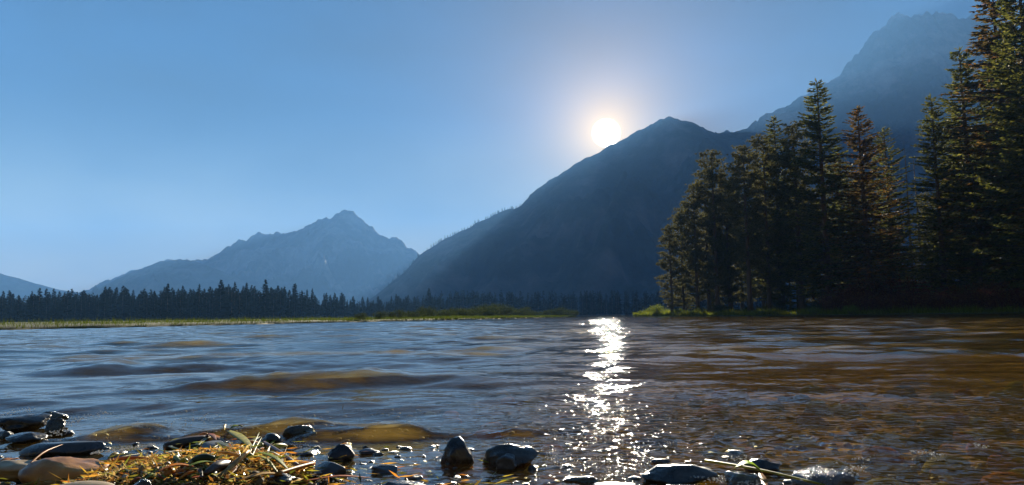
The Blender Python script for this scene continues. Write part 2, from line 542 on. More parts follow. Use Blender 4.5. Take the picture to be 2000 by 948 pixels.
def water_material():
    """clear brown lake water: Fresnel mirror over a see-through, slightly silty body"""
    m, N, L, out = new_mat('lake_water')
    n1 = noise_tex(N, L, 11.0, 3, 0.5, stretch=(0.55, 1.0, 1.0))
    n2 = noise_tex(N, L, 38.0, 1, 0.5, stretch=(0.7, 1.0, 1.0))
    b1 = N.new('ShaderNodeBump')
    b1.inputs['Strength'].default_value = 1.0
    b1.inputs['Distance'].default_value = 0.0030
    L.new(n1.outputs['Fac'], b1.inputs['Height'])
    n3 = noise_tex(N, L, 3.4, 3, 0.55, stretch=(0.45, 1.0, 1.0))   # wavelets beyond the reach of the mesh
    tc3 = N.new('ShaderNodeTexCoord')
    s3 = N.new('ShaderNodeSeparateXYZ')
    L.new(tc3.outputs['Object'], s3.inputs[0])
    r3 = N.new('ShaderNodeMapRange')
    L.new(s3.outputs['Y'], r3.inputs['Value'])
    r3.inputs['From Min'].default_value = 4.0
    r3.inputs['From Max'].default_value = 14.0
    r3.inputs['To Min'].default_value = 0.0
    r3.inputs['To Max'].default_value = 1.0
    h3 = N.new('ShaderNodeMath')
    h3.operation = 'MULTIPLY'
    L.new(n3.outputs['Fac'], h3.inputs[0])
    L.new(r3.outputs[0], h3.inputs[1])
    b3 = N.new('ShaderNodeBump')
    b3.inputs['Strength'].default_value = 1.0
    b3.inputs['Distance'].default_value = 0.040
    L.new(h3.outputs[0], b3.inputs['Height'])
    L.new(b3.outputs[0], b1.inputs['Normal'])
    b2 = N.new('ShaderNodeBump')
    b2.inputs['Strength'].default_value = 1.0
    b2.inputs['Distance'].default_value = 0.028
    tcw = N.new('ShaderNodeTexCoord')                      # short chop where the water shoals
    sw = N.new('ShaderNodeSeparateXYZ')
    L.new(tcw.outputs['Object'], sw.inputs[0])
    mw = N.new('ShaderNodeMapRange')
    L.new(sw.outputs['Y'], mw.inputs['Value'])
    mw.inputs['From Min'].default_value = 1.5
    mw.inputs['From Max'].default_value = 3.5
    mw.inputs['To Min'].default_value = 1.0
    mw.inputs['To Max'].default_value = 0.14
    pw = N.new('ShaderNodeMath')                           # sparse little peaks, flat between them
    pw.operation = 'POWER'
    L.new(n2.outputs['Fac'], pw.inputs[0])
    pw.inputs[1].default_value = 5.0
    mxx = N.new('ShaderNodeMapRange')                      # calmer off the left-hand beach
    L.new(sw.outputs['X'], mxx.inputs['Value'])
    mxx.inputs['From Min'].default_value = -0.25
    mxx.inputs['From Max'].default_value = 0.05
    mxx.inputs['To Min'].default_value = 0.2
    mxx.inputs['To Max'].default_value = 1.0
    mm = N.new('ShaderNodeMath')
    mm.operation = 'MULTIPLY'
    L.new(mw.outputs[0], mm.inputs[0])
    L.new(mxx.outputs[0], mm.inputs[1])
    hm = N.new('ShaderNodeMath')
    hm.operation = 'MULTIPLY'
    L.new(pw.outputs[0], hm.inputs[0])
    L.new(mm.outputs[0], hm.inputs[1])
    L.new(hm.outputs[0], b2.inputs['Height'])
    L.new(b1.outputs[0], b2.inputs['Normal'])
    geo = N.new('ShaderNodeNewGeometry')                   # Schlick's Fresnel term, the same from above and below

    def mth(op, a, b=None):
        n_ = N.new('ShaderNodeMath')
        n_.operation = op
        for q, v in enumerate((a, b)):
            if isinstance(v, (int, float)):
                n_.inputs[q].default_value = v
            elif v is not None:
                L.new(v, n_.inputs[q])
        return n_.outputs[0]
    dt = N.new('ShaderNodeVectorMath')
    dt.operation = 'DOT_PRODUCT'
    L.new(geo.outputs['Incoming'], dt.inputs[0])
    L.new(b2.outputs[0], dt.inputs[1])
    cosi = mth('ABSOLUTE', dt.outputs['Value'])
    fres = mth('ADD', mth('MULTIPLY', mth('POWER', mth('SUBTRACT', 1.0, cosi), 5.0), 0.98), 0.02)
    gl = N.new('ShaderNodeBsdfGlossy')
    gl.inputs['Roughness'].default_value = 0.014
    L.new(b2.outputs[0], gl.inputs['Normal'])
    tr = N.new('ShaderNodeBsdfTransparent')
    tr.inputs[0].default_value = (0.88, 0.83, 0.60, 1)
    tl = N.new('ShaderNodeBsdfTranslucent')
    tl.inputs[0].default_value = (0.95, 0.68, 0.25, 1)
    df = N.new('ShaderNodeBsdfDiffuse')
    df.inputs[0].default_value = (0.20, 0.17, 0.075, 1)
    m1 = N.new('ShaderNodeMixShader')
    m1.inputs[0].default_value = 0.40
    L.new(tl.outputs[0], m1.inputs[1])
    L.new(df.outputs[0], m1.inputs[2])
    m2 = N.new('ShaderNodeMixShader')
    m2.inputs[0].default_value = 0.30
    L.new(tr.outputs[0], m2.inputs[1])
    L.new(m1.outputs[0], m2.inputs[2])
    m3 = N.new('ShaderNodeMixShader')
    L.new(fres, m3.inputs[0])
    L.new(m2.outputs[0], m3.inputs[1])
    L.new(gl.outputs[0], m3.inputs[2])
    L.new(m3.outputs[0], out.inputs[0])
    return m


M['bed'] = bed_material()
M['water'] = water_material()


# ------------------------------------------------------------------ the lake
def ground_z(x, y):
    """bed and beach near the camera"""
    x = np.asarray(x, float)
    y = np.asarray(y, float)
    yy = y + 0.10 * pnoise(x * 0.9, y * 0.3, 3)
    z = np.where(yy > 1.55, -0.012 - (yy - 1.55) * 0.050, -0.012 + (1.55 - yy) * 0.030)
    z = np.maximum(z, -1.9)
    z = np.where(yy < 1.0, z + (1.0 - yy) * 0.04, z)
    z = np.minimum(z, 0.6)
    heap = np.exp(-np.abs((x + 0.58) / 0.22) ** 2.6 - np.abs((y - 1.40) / 0.24) ** 2.4)
    z = z - 0.032 / (1 + np.exp(-(x + 0.30) / 0.08)) * np.exp(-np.maximum(y - 2.5, 0))
    left = 1 / (1 + np.exp((x + 0.55) / 0.10))
    z = z + 0.050 * heap + left * 0.008 * np.exp(-((y - 1.2) / 0.5) ** 2)
    z = z + 0.008 * fbm(x * 5, y * 5, 3, 9) * np.exp(-np.maximum(y - 6, 0))
    return z


def build_bed():
    nr, nc = 220, 200
    ys = np.concatenate([np.linspace(-25, 0.4, 40), 0.45 * (800 / 0.45) ** np.linspace(0, 1, nr - 40)])
    t = np.linspace(-1, 1, nc)
    X = t[None, :] * (1.6 * np.abs(ys)[:, None] + 6)
    X = np.sign(t)[None, :] * np.abs(t)[None, :] ** 1.3 * (1.6 * np.abs(ys)[:, None] + 6)
    Y = np.repeat(ys[:, None], nc, 1)
    Z = ground_z(X, Y)
    me = mk_mesh('lake_bed', np.stack([X, Y, Z], -1).reshape(-1, 3), [grid_faces(nr, nc)], M['bed'], True)
    tag(link('lake_bed', me), kind='structure')


def wave_height(X, Y, dy):
    rng = np.random.default_rng(21)
    H = np.zeros_like(X)
    n = 84
    lam = 0.09 * (2.6 / 0.09) ** rng.random(n)
    th = rng.normal(rad(-90 + 8), rad(24), n)
    ph = rng.random(n) * 2 * np.pi
    wx = X + 0.10 * pnoise(X * 0.8, Y * 0.8, 31)
    wy = Y + 0.12 * pnoise(X * 0.7 + 9, Y * 0.7, 32)
    for i in range(n):
        k = 2 * np.pi / lam[i]
        slope = 0.0160 if lam[i] > 0.35 else 0.0135
        a = slope / k
        att = np.clip((lam[i] / dy - 2.2) / 2.5, 0, 1)
        f = k * (np.cos(th[i]) * wx + np.sin(th[i]) * wy) + ph[i]
        f = f - 0.32 * np.sin(f)                                           # steeper on the side facing the beach
        H += a * att * (2.3 * ((np.sin(f) + 1) / 2) ** 3.0 - 0.75)         # narrow crests, wide troughs
    H = H + 2.0 * np.maximum(H, 0) ** 2
    H *= 0.80 + 0.45 * pnoise(X * 0.35, Y * 0.35, 41)
    shoal = np.clip((Y - 1.75 - 0.12 * pnoise(X * 1.2, X * 0 + 3, 5)) / 0.9, 0, 1)
    right = 1 / (1 + np.exp(-(X - 0.25) / 0.35))
    near = 0.10 + 0.90 * shoal
    H *= near * (1 - right * 0.45 * np.exp(-(Y / 6.0) ** 2))

    # short steep chop where the ripples meet the stones
    chop = np.zeros_like(X)
    for i in range(36):
        l2 = 0.045 * (0.16 / 0.045) ** rng.random()
        k2, a2, p2 = 2 * np.pi / l2, rng.random() * 6.283, rng.random() * 6.283
        chop += 0.031 / k2 * np.sin(k2 * (np.cos(a2) * wx + np.sin(a2) * wy) + p2)
    zone = np.exp(-np.maximum(Y - 1.9, 0) / 0.35) * (0.35 + 0.65 / (1 + np.exp(-(X + 0.05) / 0.10)))
    H += chop * zone * np.clip(0.7 + 0.9 * pnoise(X * 2.2, Y * 2.2, 77), 0.1, 1.6)

    def crest(yc, x0, x1, h, fs, bs, tilt=0.0, seed=0, fade=0.12):
        y0 = yc + tilt * (X - 0.5 * (x0 + x1)) + 0.06 * fbm(X * 1.6, X * 0 + seed, 3, seed)
        d = Y - y0
        prof = np.where(d < 0, np.exp(-(d / fs) ** 2), np.exp(-(d / bs) ** 2))
        mask = 1 / (1 + np.exp(-(X - x0) / fade)) / (1 + np.exp((X - x1) / fade))
        amp = h * np.clip(0.75 + 0.75 * fbm(X * 2.6 / max(1, yc / 2.5), X * 0 + seed + 4, 3, seed + 2), 0.35 if yc < 2.2 else 0.1, 1.35)
        return prof * mask * amp * (1 + (0.28 if yc < 2.2 else 0.07) * fbm(X * 7, Y * 11, 3, seed + 6))
    H += crest(1.98, -1.25, -0.52, 0.050, 0.045, 0.22, 0.10, 51, 0.06)
    H += crest(1.92, -0.54, 0.06, 0.046, 0.040, 0.20, 0.05, 59, 0.06)
    H += crest(1.80, 0.45, 0.80, 0.014, 0.05, 0.2, -0.10, 52, 0.10)
    H += crest(3.35, -1.7, -0.05, 0.068, 0.17, 0.42, 0.10, 53, 0.22)
    H += crest(4.9, -3.4, -0.9, 0.050, 0.22, 0.45, 0.12, 54, 0.3)
    H += crest(6.6, -2.6, 0.6, 0.045, 0.25, 0.5, 0.05, 55, 0.4)
    H += crest(2.70, 0.95, 2.0, 0.024, 0.16, 0.30, -0.30, 56, 0.20)
    H += crest(8.8, -7.5, -2.0, 0.050, 0.3, 0.6, 0.1, 57, 0.6)
    H += crest(12.0, -6.5, 1.0, 0.050, 0.4, 0.7, 0.05, 58, 0.8)
    return H


def build_water():
    nr, nc = 960, 700
    ys = 0.95 * (720 / 0.95) ** np.linspace(0, 1, nr)
    t = np.linspace(-1, 1, nc)
    X = t[None, :] * (1.0 * ys[:, None] + 1.0)
    Y = np.repeat(ys[:, None], nc, 1)
    dy = np.repeat(np.gradient(ys)[:, None], nc, 1)
    Z = wave_height(X, Y, np.maximum(dy, (1.0 * Y + 1.0) * 2 / nc))
    me = mk_mesh('water', np.stack([X, Y, Z], -1).reshape(-1, 3), [grid_faces(nr, nc)], M['water'], True)
    tag(link('water', me), kind='structure')


build_bed()
build_water()


# ------------------------------------------------------------------ banks, valley floor
def bank(name, shore, inland, steps, mat):
    P = np.array(shore, float)
    s = np.concatenate([[0], np.cumsum(np.linalg.norm(np.diff(P, axis=0), axis=1))])
    u = np.linspace(0, s[-1], 400)
    px, py = np.interp(u, s, P[:, 0]), np.interp(u, s, P[:, 1])
    w = fbm(px * 0.12, py * 0.12, 4, 13) * 0.9
    px, py = px + w * inland[0], py + w * inland[1]
    V = []
    for off, z in steps:
        x = px + inland[0] * off
        y = py + inland[1] * off
        zz = z + (0.05 * fbm(x * 0.3, y * 0.3, 3, 19) if z > 0.05 else 0)
        V.append(np.stack([x, y, np.broadcast_to(zz, x.shape)], -1))
    V = np.stack(V)
    me = mk_mesh(name, V.reshape(-1, 3), [grid_faces(len(steps), 400)], mat, True)
    return tag(link(name, me), kind='structure'), px, py


left_shore = [(-120, -40), (-80, -5), (-48, 18), (-32, 26), (-22.1, 32), (-20, 40), (-17, 52), (-11.7, 68), (-5, 90), (2, 122), (10, 160), (16, 190), (10, 235), (-20, 300)]
right_shore = [(110, -40), (95, 0), (72, 42), (56, 58), (45.5, 66), (39, 78), (31, 94), (26, 118), (24.5, 140), (25.5, 158), (34, 185), (60, 260), (120, 420)]
prof = [(-1.5, -2.2), (-0.25, -0.25), (0.0, 0.05), (0.25, 0.13), (1.2, 0.18), (4, 0.20), (15, 0.26), (60, 0.34), (250, 0.5), (1200, 0.8)]
LB, lpx, lpy = bank('left_meadow', left_shore, (-0.8, 0.6), prof, M['soil'])
RB, rpx, rpy = bank('right_bank', right_shore, (0.85, 0.52), prof, M['soil'])

me = mk_mesh('valley_floor', [(-9000, 560, 0.2), (9000, 560, 0.2), (9000, 9500, 0.2), (-9000, 9500, 0.2),
                              (-9000, 559, -2.5), (9000, 559, -2.5)], [np.array([[0, 1, 2, 3], [4, 5, 1, 0]])], M['soil'])
tag(link('valley_floor', me), kind='structure')


# ------------------------------------------------------------------ mountains
def mountain(name, pts, dist, front, back, jag, seed, mat, dist_slope=0.0, ncol=420, rough=0.24):
    P = np.array(pts, float)
    u = np.linspace(P[0, 0], P[-1, 0], ncol)
    v = np.interp(u, P[:, 0], P[:, 1])
    amp = jag * np.clip((615 - v) / 120, 0.15, 1)
    v = v + amp * fbm(u * 0.035, u * 0 + seed, 6, seed, 0.62)
    R = np.array([at(a, b, dist + dist_slope * (a - 1000)) for a, b in zip(u, v)])
    H = np.maximum(R[:, 2], 5)
    nf, nb = 80, 24
    rows = []
    for i in range(nf):
        t = 1 - i / (nf - 1)                   # 1 at the foot, 0 at the ridge
        off = front * (H / H.max()) ** 0.6 * t
        z = H * ((1 - t) ** 1.25 * 0.75 + 0.25 * (1 - t))
        x, y = R[:, 0], R[:, 1] - off
        env = np.clip(t * 2.2, 0, 1) ** 1.6 * np.clip((1 - t) * 4, 0, 1)
        dz = (ridged(x / (H.max() * 0.55), y / (H.max() * 0.9), 6, seed + 3) - 0.9) * rough * H * env
        rows.append(np.stack([x, y, np.maximum(z + dz, -3)], -1))
    for i in range(1, nb):
        t = i / (nb - 1)
        off = back * (H / H.max()) ** 0.6 * t
        rows.append(np.stack([R[:, 0], R[:, 1] + off, H * (1 - t) ** 1.1 - 3 * t], -1))
    V = np.stack(rows)
    me = mk_mesh(name, V.reshape(-1, 3), [grid_faces(nf + nb - 1, ncol)], mat, True)
    return tag(link(name, me), kind='structure'), R


main_pts = [(640, 612), (700, 598), (733, 578), (790, 531), (822, 497), (870, 466), (930, 438), (985, 411), (1018, 404),
            (1040, 375), (1075, 352), (1120, 323), (1150, 306), (1183, 291), (1215, 272), (1260, 250), (1290, 233),
            (1305, 228), (1345, 237), (1375, 250), (1400, 261), (1500, 259), (1620, 265), (1800, 300), (2000, 330),
            (2200, 360), (2500, 430)]
slope_o, slope_ridge = mountain('mountain_slope', main_pts, 2750, 1300, 1500, 3.0, 61, M['slope'])
mountain('left_peak', [(60, 596), (180, 574), (215, 549), (260, 528), (310, 512), (350, 508), (392, 511), (410, 498), (450, 481),
                       (480, 469), (505, 457), (545, 456), (580, 450), (600, 440), (625, 427), (643, 429), (660, 417),
                       (672, 412), (690, 414), (705, 425), (715, 438), (730, 444), (755, 462), (780, 469), (800, 481),
                       (822, 492), (870, 520), (950, 560), (1050, 590)], 4500, 1400, 1300, 6.0, 71, M['mountain'])
mountain('near_hill', [(120, 590), (182, 573), (215, 552), (260, 530), (315, 511), (350, 507), (388, 513), (420, 524),
                       (480, 552), (560, 580), (640, 604)], 3500, 700, 700, 2.0, 81, M['slope'])
mountain('far_left_hill', [(-700, 470), (-400, 470), (-200, 488), (-60, 518), (0, 534), (60, 551), (110, 565), (150, 571),
                           (230, 580), (330, 598)], 3900, 900, 900, 1.5, 91, M['slope'])
mountain('right_peak', [(1180, 380), (1300, 310), (1380, 276), (1420, 259), (1480, 239), (1530, 212), (1570, 189), (1590, 169),
                        (1620, 160), (1640, 140), (1665, 119), (1690, 86), (1710, 60), (1740, 36), (1755, 28),
                        (1800, 27), (1832, 25), (1856, 32), (1873, 42), (1893, 29), (1930, 26), (1960, 45), (2000, 62),
                        (2100, 110), (2300, 190), (2600, 300), (2900, 420)], 3050, 1150, 1500, 9.0, 101, M['mountain'])


# ------------------------------------------------------------------ haze
hz = Geo()
x0, x1, y0, y1, z0, z1 = -9500, 9500, -300, 10000, -4.0, 1290
V = [(x, y, z) for z in (z0, z1) for y in (y0, y1) for x in (x0, x1)]
F = [(0, 2, 3, 1), (4, 5, 7, 6), (0, 1, 5, 4), (2, 6, 7, 3), (0, 4, 6, 2), (1, 3, 7, 5)]
hz.add(V, F)
hm, N, L, out = new_mat('haze')
pv = N.new('ShaderNodeVolumePrincipled')
pv.inputs['Color'].default_value = (*HAZE[0], 1)
pv.inputs['Density'].default_value = HAZE[1]
pv.inputs['Anisotropy'].default_value = HAZE[2]
L.new(pv.outputs[0], out.inputs['Volume'])
tag(link('haze', hz.mesh('haze', hm)), kind='stuff')


# ------------------------------------------------------------------ conifers
def trunk_geo(h, r0, rng, sides=8, lean=0.01):
    g = Geo()
    n = 12
    z = np.linspace(0, 1, n)
    wob = np.cumsum(rng.normal(0, lean * h / n, (n, 2)), 0)
    pts = np.stack([wob[:, 0], wob[:, 1], z * h], 1)
    pts[0, 2] = -0.3
    rr = r0 * (1 - z) ** 0.8 + 0.015
    rr[0] *= 1.35
    g.tube(pts, rr, sides)
    return g, (lambda zz: np.stack([np.interp(zz, z * h, wob[:, 0]), np.interp(zz, z * h, wob[:, 1])], -1))


def make_conifer(kind, h, r, seed, mat, bare=0.08, whorl=0.32, per=6.0, up=0.35, dens=1.0, r0=None):
    """returns (trunk mesh, limb mesh, crown mesh)"""
    rng = np.random.default_rng(seed)
    tg, axis = trunk_geo(h, r0 or h * 0.0125, rng)
    lg, cg = Geo(), Geo()
    nb = int((h * (1 - bare)) / whorl * per)
    p = bare + (0.992 - bare) * (np.arange(nb) + rng.random(nb)) / nb
    z0 = p * h
    az = rng.random(nb) * 2 * np.pi
    q = (p - bare) / (1 - bare)
    lobes = 1 + 0.22 * np.sin(2 * az + seed) + 0.14 * np.sin(3 * az + 7 * q + seed * 2)
    if kind == 'spruce':
        prof = (1 - q) ** 0.72 * np.clip(0.60 + 2.2 * q, 0, 1)
        a = -0.22 + 0.62 * q
        b = 0.16 * (1 - q)
    else:
        prof = (1 - q) ** 0.5 * np.clip(0.38 + 1.1 * q, 0, 1) * (0.72 + 0.4 * np.abs(np.sin(q * 9 + seed)))
        a = -0.10 + up * q * 1.4
        b = 0.28 * np.ones(nb)
    L = r * prof * lobes * rng.uniform(0.62, 1.12, nb) + 0.22
    ax = axis(z0)
    dirh = np.stack([np.cos(az), np.sin(az)], -1)
    side = np.stack([-np.sin(az), np.cos(az), np.zeros(nb)], -1)

    def point(i, s):
        x = ax[i, 0] + dirh[i, 0] * L[i] * s
        y = ax[i, 1] + dirh[i, 1] * L[i] * s
        z = z0[i] + L[i] * (a[i] * s + b[i] * s * s)
        return np.stack([x, y, z], -1)

    for i in range(nb):
        s = np.array([0, 0.5, 0.92])
        lg.tube(point(np.full(3, i), s), np.array([0.012 + 0.010 * L[i], 0.009 + 0.005 * L[i], 0.004]), 3, False)
    if kind == 'spruce':
        cnt = np.maximum(5, (L / 0.030 * dens)).astype(int)
        idx = np.repeat(np.arange(nb), cnt)
        n = len(idx)
        s = rng.random(n) ** 0.75 * 0.9 + 0.1
        base = point(idx, s)
        sgn = rng.choice([-1.0, 1.0], n)
        tang = np.stack([dirh[idx, 0], dirh[idx, 1], a[idx] + 2 * b[idx] * s], -1)
        an = rng.normal(rad(48), rad(16), n)
        d = tang * np.cos(an)[:, None] + side[idx] * (np.sin(an) * sgn)[:, None]
        d[:, 2] += rng.normal(-0.20, 0.22, n)
        ln = (0.16 + 0.40 * (1 - s) * np.minimum(1, L[idx] / 1.6)) * rng.uniform(0.7, 1.25, n)
        wd = rng.uniform(0.07, 0.13, n)
        pr = np.stack([rng.normal(0, 1, n), rng.normal(0, 1, n), rng.normal(0, 0.7, n)], -1)
        cg.diamonds(base, d, ln, wd, pr)
        # tips
        base = point(np.arange(nb), np.full(nb, 0.9))
        tang = np.stack([dirh[:, 0], dirh[:, 1], a + 1.9 * b], -1)
        cg.diamonds(base, tang, np.full(nb, 0.28), np.full(nb, 0.09), unit(nb, rng))
        n = 14
        zt = h * (0.955 + 0.045 * np.arange(n) / n)
        base = np.concatenate([axis(zt), zt[:, None]], 1)
        d = unit(n, rng)
        d[:, 2] = np.abs(d[:, 2]) + 0.8
        cg.diamonds(base, d, np.full(n, 0.42), np.full(n, 0.09), unit(n, rng))
    else:
        cnt = np.maximum(3, (L / 0.055 * dens)).astype(int)
        idx = np.repeat(np.arange(nb), cnt)
        n = len(idx)
        npad = 5
        ps = rng.uniform(0.35, 1.0, (nb, npad))
        ps[:, 0] = 1.0
        pside = rng.normal(0, 0.20, (nb, npad)) * L[:, None] * 0.7
        pk = rng.integers(0, npad, n)
        c = point(idx, ps[idx, pk]) + side[idx] * pside[idx, pk][:, None]
        c += rng.normal(0, 1, (n, 3)) * np.array([0.26, 0.26, 0.11])
        c[:, 2] += 0.08
        k = 13
        cc = np.repeat(c, k, 0)
        d = unit(n * k, rng)
        tang = np.stack([dirh[idx, 0], dirh[idx, 1], a[idx] + 0.7], -1)
        d = d + 0.55 * np.repeat(tang, k, 0)
        cg.tris(cc, d, rng.uniform(0.18, 0.34, n * k), rng.uniform(0.05, 0.09, n * k), unit(n * k, rng))
        # bare dead twigs below the crown
        for _ in range(16):
            zz = rng.uniform(0.06, max(bare, 0.1) + 0.12) * h
            an = rng.random() * 6.28
            ll = rng.uniform(0.4, 1.5)
            b0 = np.array([*axis(np.array([zz]))[0], zz])
            e = b0 + np.array([math.cos(an) * ll, math.sin(an) * ll, rng.uniform(-0.25, 0.1) * ll])
            lg.tube([b0, (b0 + e) / 2 + [0, 0, 0.06], e], [0.022, 0.014, 0.005], 3, False)
    return (tg.mesh('trunk', M['bark'], True), lg.mesh('branches', M['bark']), cg.mesh('crown', mat))


def snag_meshes(h, seed):
    rng = np.random.default_rng(seed)
    tg, axis = trunk_geo(h, h * 0.010, rng)
    lg = Geo()
    for _ in range(38):
        zz = rng.uniform(0.25, 0.97) * h
        an = rng.random() * 6.28
        ll = rng.uniform(0.25, 1.1) * (1.15 - zz / h)
        b0 = np.array([*axis(np.array([zz]))[0], zz])
        e = b0 + np.array([math.cos(an) * ll, math.sin(an) * ll, rng.uniform(-0.3, 0.15) * ll])
        lg.tube([b0, (b0 + e) / 2, e], [0.022, 0.013, 0.005], 3, False)
    return (tg.mesh('trunk', M['grey_bark'], True), lg.mesh('branches', M['grey_bark']))


BH = 20.0
VAR = {
    'spruce_a': make_conifer('spruce', BH, 3.7, 1, M['spruce']),
    'spruce_b': make_conifer('spruce', BH, 3.1, 2, M['spruce'], bare=0.05),
    'spruce_c': make_conifer('spruce', BH, 4.3, 3, M['spruce'], bare=0.10, whorl=0.40),
    'spruce_w': make_conifer('spruce', BH, 3.7, 4, M['spruce_flare_tint'], bare=0.06),
    'pine_a': make_conifer('pine', BH, 3.3, 5, M['pine'], bare=0.14, whorl=0.42, per=2.5),
    'pine_b': make_conifer('pine', BH, 3.0, 6, M['pine'], bare=0.26, whorl=0.42, per=2.4),
    'pine_c': make_conifer('pine', BH, 3.5, 8, M['pine'], bare=0.08, whorl=0.44, per=2.8),
    'snag': snag_meshes(BH, 9),
}


def ground_right(x, y):
    return 0.22


def plant_tree(var, px, top, dist, label, group=None, name=None, width=1.0, rot=None):
    p = at(px, 600, dist)
    tip = at(px, top, dist)
    h = tip.z - 0.2
    meshes = VAR[var]
    nm = name or ('pine_tree' if 'pine' in var else 'dead_tree' if var == 'snag' else 'spruce_tree')
    root = link(nm, None, loc=(p.x, p.y, 0.2), rotz=random.random() * 6.28 if rot is None else rot)
    s = h / BH
    root.scale = (s * width, s * width, s)
    tag(root, label, 'tree', group)
    for part, me in zip(('trunk', 'branches', 'crown'), meshes):
        o = link(part, me, root)
        if part != 'trunk':
            o['kind'] = 'stuff'
    return root


GR = 'conifers standing on the right bank'
front = [
    ('pine_c', 1312, 443, 122, 'shortest pine at the tip of the right bank, nearest the sun glitter', 1.05),
    ('pine_a', 1362, 372, 118, 'dense pine second from the tip of the right bank', 1.0),
    ('pine_a', 1402, 297, 116, 'tall round-topped pine third from the tip of the right bank', 0.95),
    ('pine_c', 1336, 408, 126, 'bushy pine between the shortest pine and the dense pine', 0.9),
    ('pine_a', 1385, 335, 121, 'pine half hidden behind the tall round-topped pine on its left', 0.95),
    ('pine_c', 1425, 345, 119, 'shorter pine between the round-topped pine and the bare-trunked pine', 0.8),
    ('pine_b', 1466, 290, 104, 'open pine with a thick bare dark trunk standing at the bank edge', 1.0),
    ('pine_c', 1503, 270, 108, 'leafy pine just right of the bare-trunked pine', 0.9),
    ('spruce_b', 1527, 230, 112, 'slim pointed spruce rising behind the leafy pine, left of the big spruce', 1.0),
    ('pine_a', 1566, 243, 106, 'broad pine filling the gap left of the tallest central spruce', 1.0),
    ('spruce_a', 1620, 157, 96, 'tall pointed spruce that stands highest in the middle of the right bank', 1.0),
    ('spruce_w', 1702, 210, 92, 'flare-tinted spruce just right of the tallest central spruce', 1.05),
    ('spruce_c', 1748, 250, 98, 'shaggy spruce behind the flare-tinted spruce', 0.9),
    ('snag', 1787, 290, 100, 'thin grey dead tree in the gap between the two spruce clumps, left one', 0.8),
    ('snag', 1806, 305, 106, 'thin grey dead tree in the gap between the two spruce clumps, right one', 0.8),
    ('spruce_a', 1848, 188, 84, 'green-lit spruce at the left edge of the rightmost clump', 0.95),
    ('spruce_b', 1914, 96, 86, 'ragged tall spruce leaning out over the rightmost clump', 1.15),
    ('spruce_w', 1994, -30, 78, 'flare-tinted giant spruce running out of the top of the picture', 1.15),
    ('spruce_a', 2042, -90, 70, 'huge spruce cut off by the right edge of the picture', 1.0),
    ('spruce_c', 1920, 300, 80, 'low-branched green spruce in front of the giant spruces', 0.8),
    ('spruce_a', 2075, 40, 66, 'spruce standing just outside the right edge of the picture', 1.0),
]
for var, px, top, dist, label, width in front:
    plant_tree(var, px, top, dist, label, GR, width=width * 1.18)
back_label = 'dark conifer deep in the right bank stand'
rb = random.Random(3)
for i in range(36):
    px = 1345 + i * 19.8 + rb.uniform(-8, 8)
    top = np.interp(px, [1340, 1400, 1500, 1620, 1700, 1790, 1850, 1950, 2060], [430, 345, 300, 280, 330, 420, 320, 160, 60]) + rb.uniform(10, 110)
    plant_tree(rb.choice(['spruce_a', 'spruce_b', 'spruce_c', 'pine_a', 'pine_c', 'pine_b']), px, top,
               np.interp(px, [1340, 2060], [128, 92]) + rb.uniform(0, 26), back_label + (', among the pines' if px < 1560 else ', behind the central spruces' if px < 1790 else ', behind the giant spruces'), 'conifers deep in the right bank stand', width=rb.uniform(0.8, 1.1))


# low-detail conifers for the far shore
def far_conifer(seed, h=17.0, r=2.3, levels=20, per=6, k=3, wide=1.0):
    rng = np.random.default_rng(seed)
    g = Geo()
    nb = levels * per
    p = 0.06 + 0.92 * (np.arange(nb) + rng.random(nb)) / nb
    az = rng.random(nb) * 6.283
    L = r * (1 - p) ** 0.55 * rng.uniform(0.55, 1.15, nb) * np.clip(0.5 + 2 * p, 0, 1) + 0.15
    idx = np.repeat(np.arange(nb), k)
    n = len(idx)
    an = az[idx] + rng.normal(0, 0.3, n)
    d = np.stack([np.cos(an), np.sin(an), rng.normal(-0.25, 0.25, n) + 0.5 * p[idx]], -1)
    base = np.stack([np.zeros(n), np.zeros(n), p[idx] * h], -1)
    g.diamonds(base, d, L[idx] * rng.uniform(0.7, 1.1, n), wide * rng.uniform(0.5, 0.95, n) * (1.15 - p[idx] * 0.7), np.stack([-np.sin(an), np.cos(an), rng.normal(0, 0.8, n)], -1))
    g.diamonds(np.array([[0, 0, h * 0.9]]), np.array([[0, 0, 1.0]]), np.array([h * 0.1]), np.array([0.3]), np.array([[1.0, 0, 0]]))
    ncrown = {k2: sum(len(x) for x in v) for k2, v in g.f.items()}
    t = Geo()
    t.tube([(0, 0, -0.3), (0, 0, h * 0.5), (0, 0, h * 0.96)], [0.22, 0.14, 0.03], 5, False)
    V = np.concatenate(g.v + t.v)
    F1 = np.concatenate(g.f[4])
    F2 = np.concatenate(t.f[4]) + g.n
    return V, F1, F2


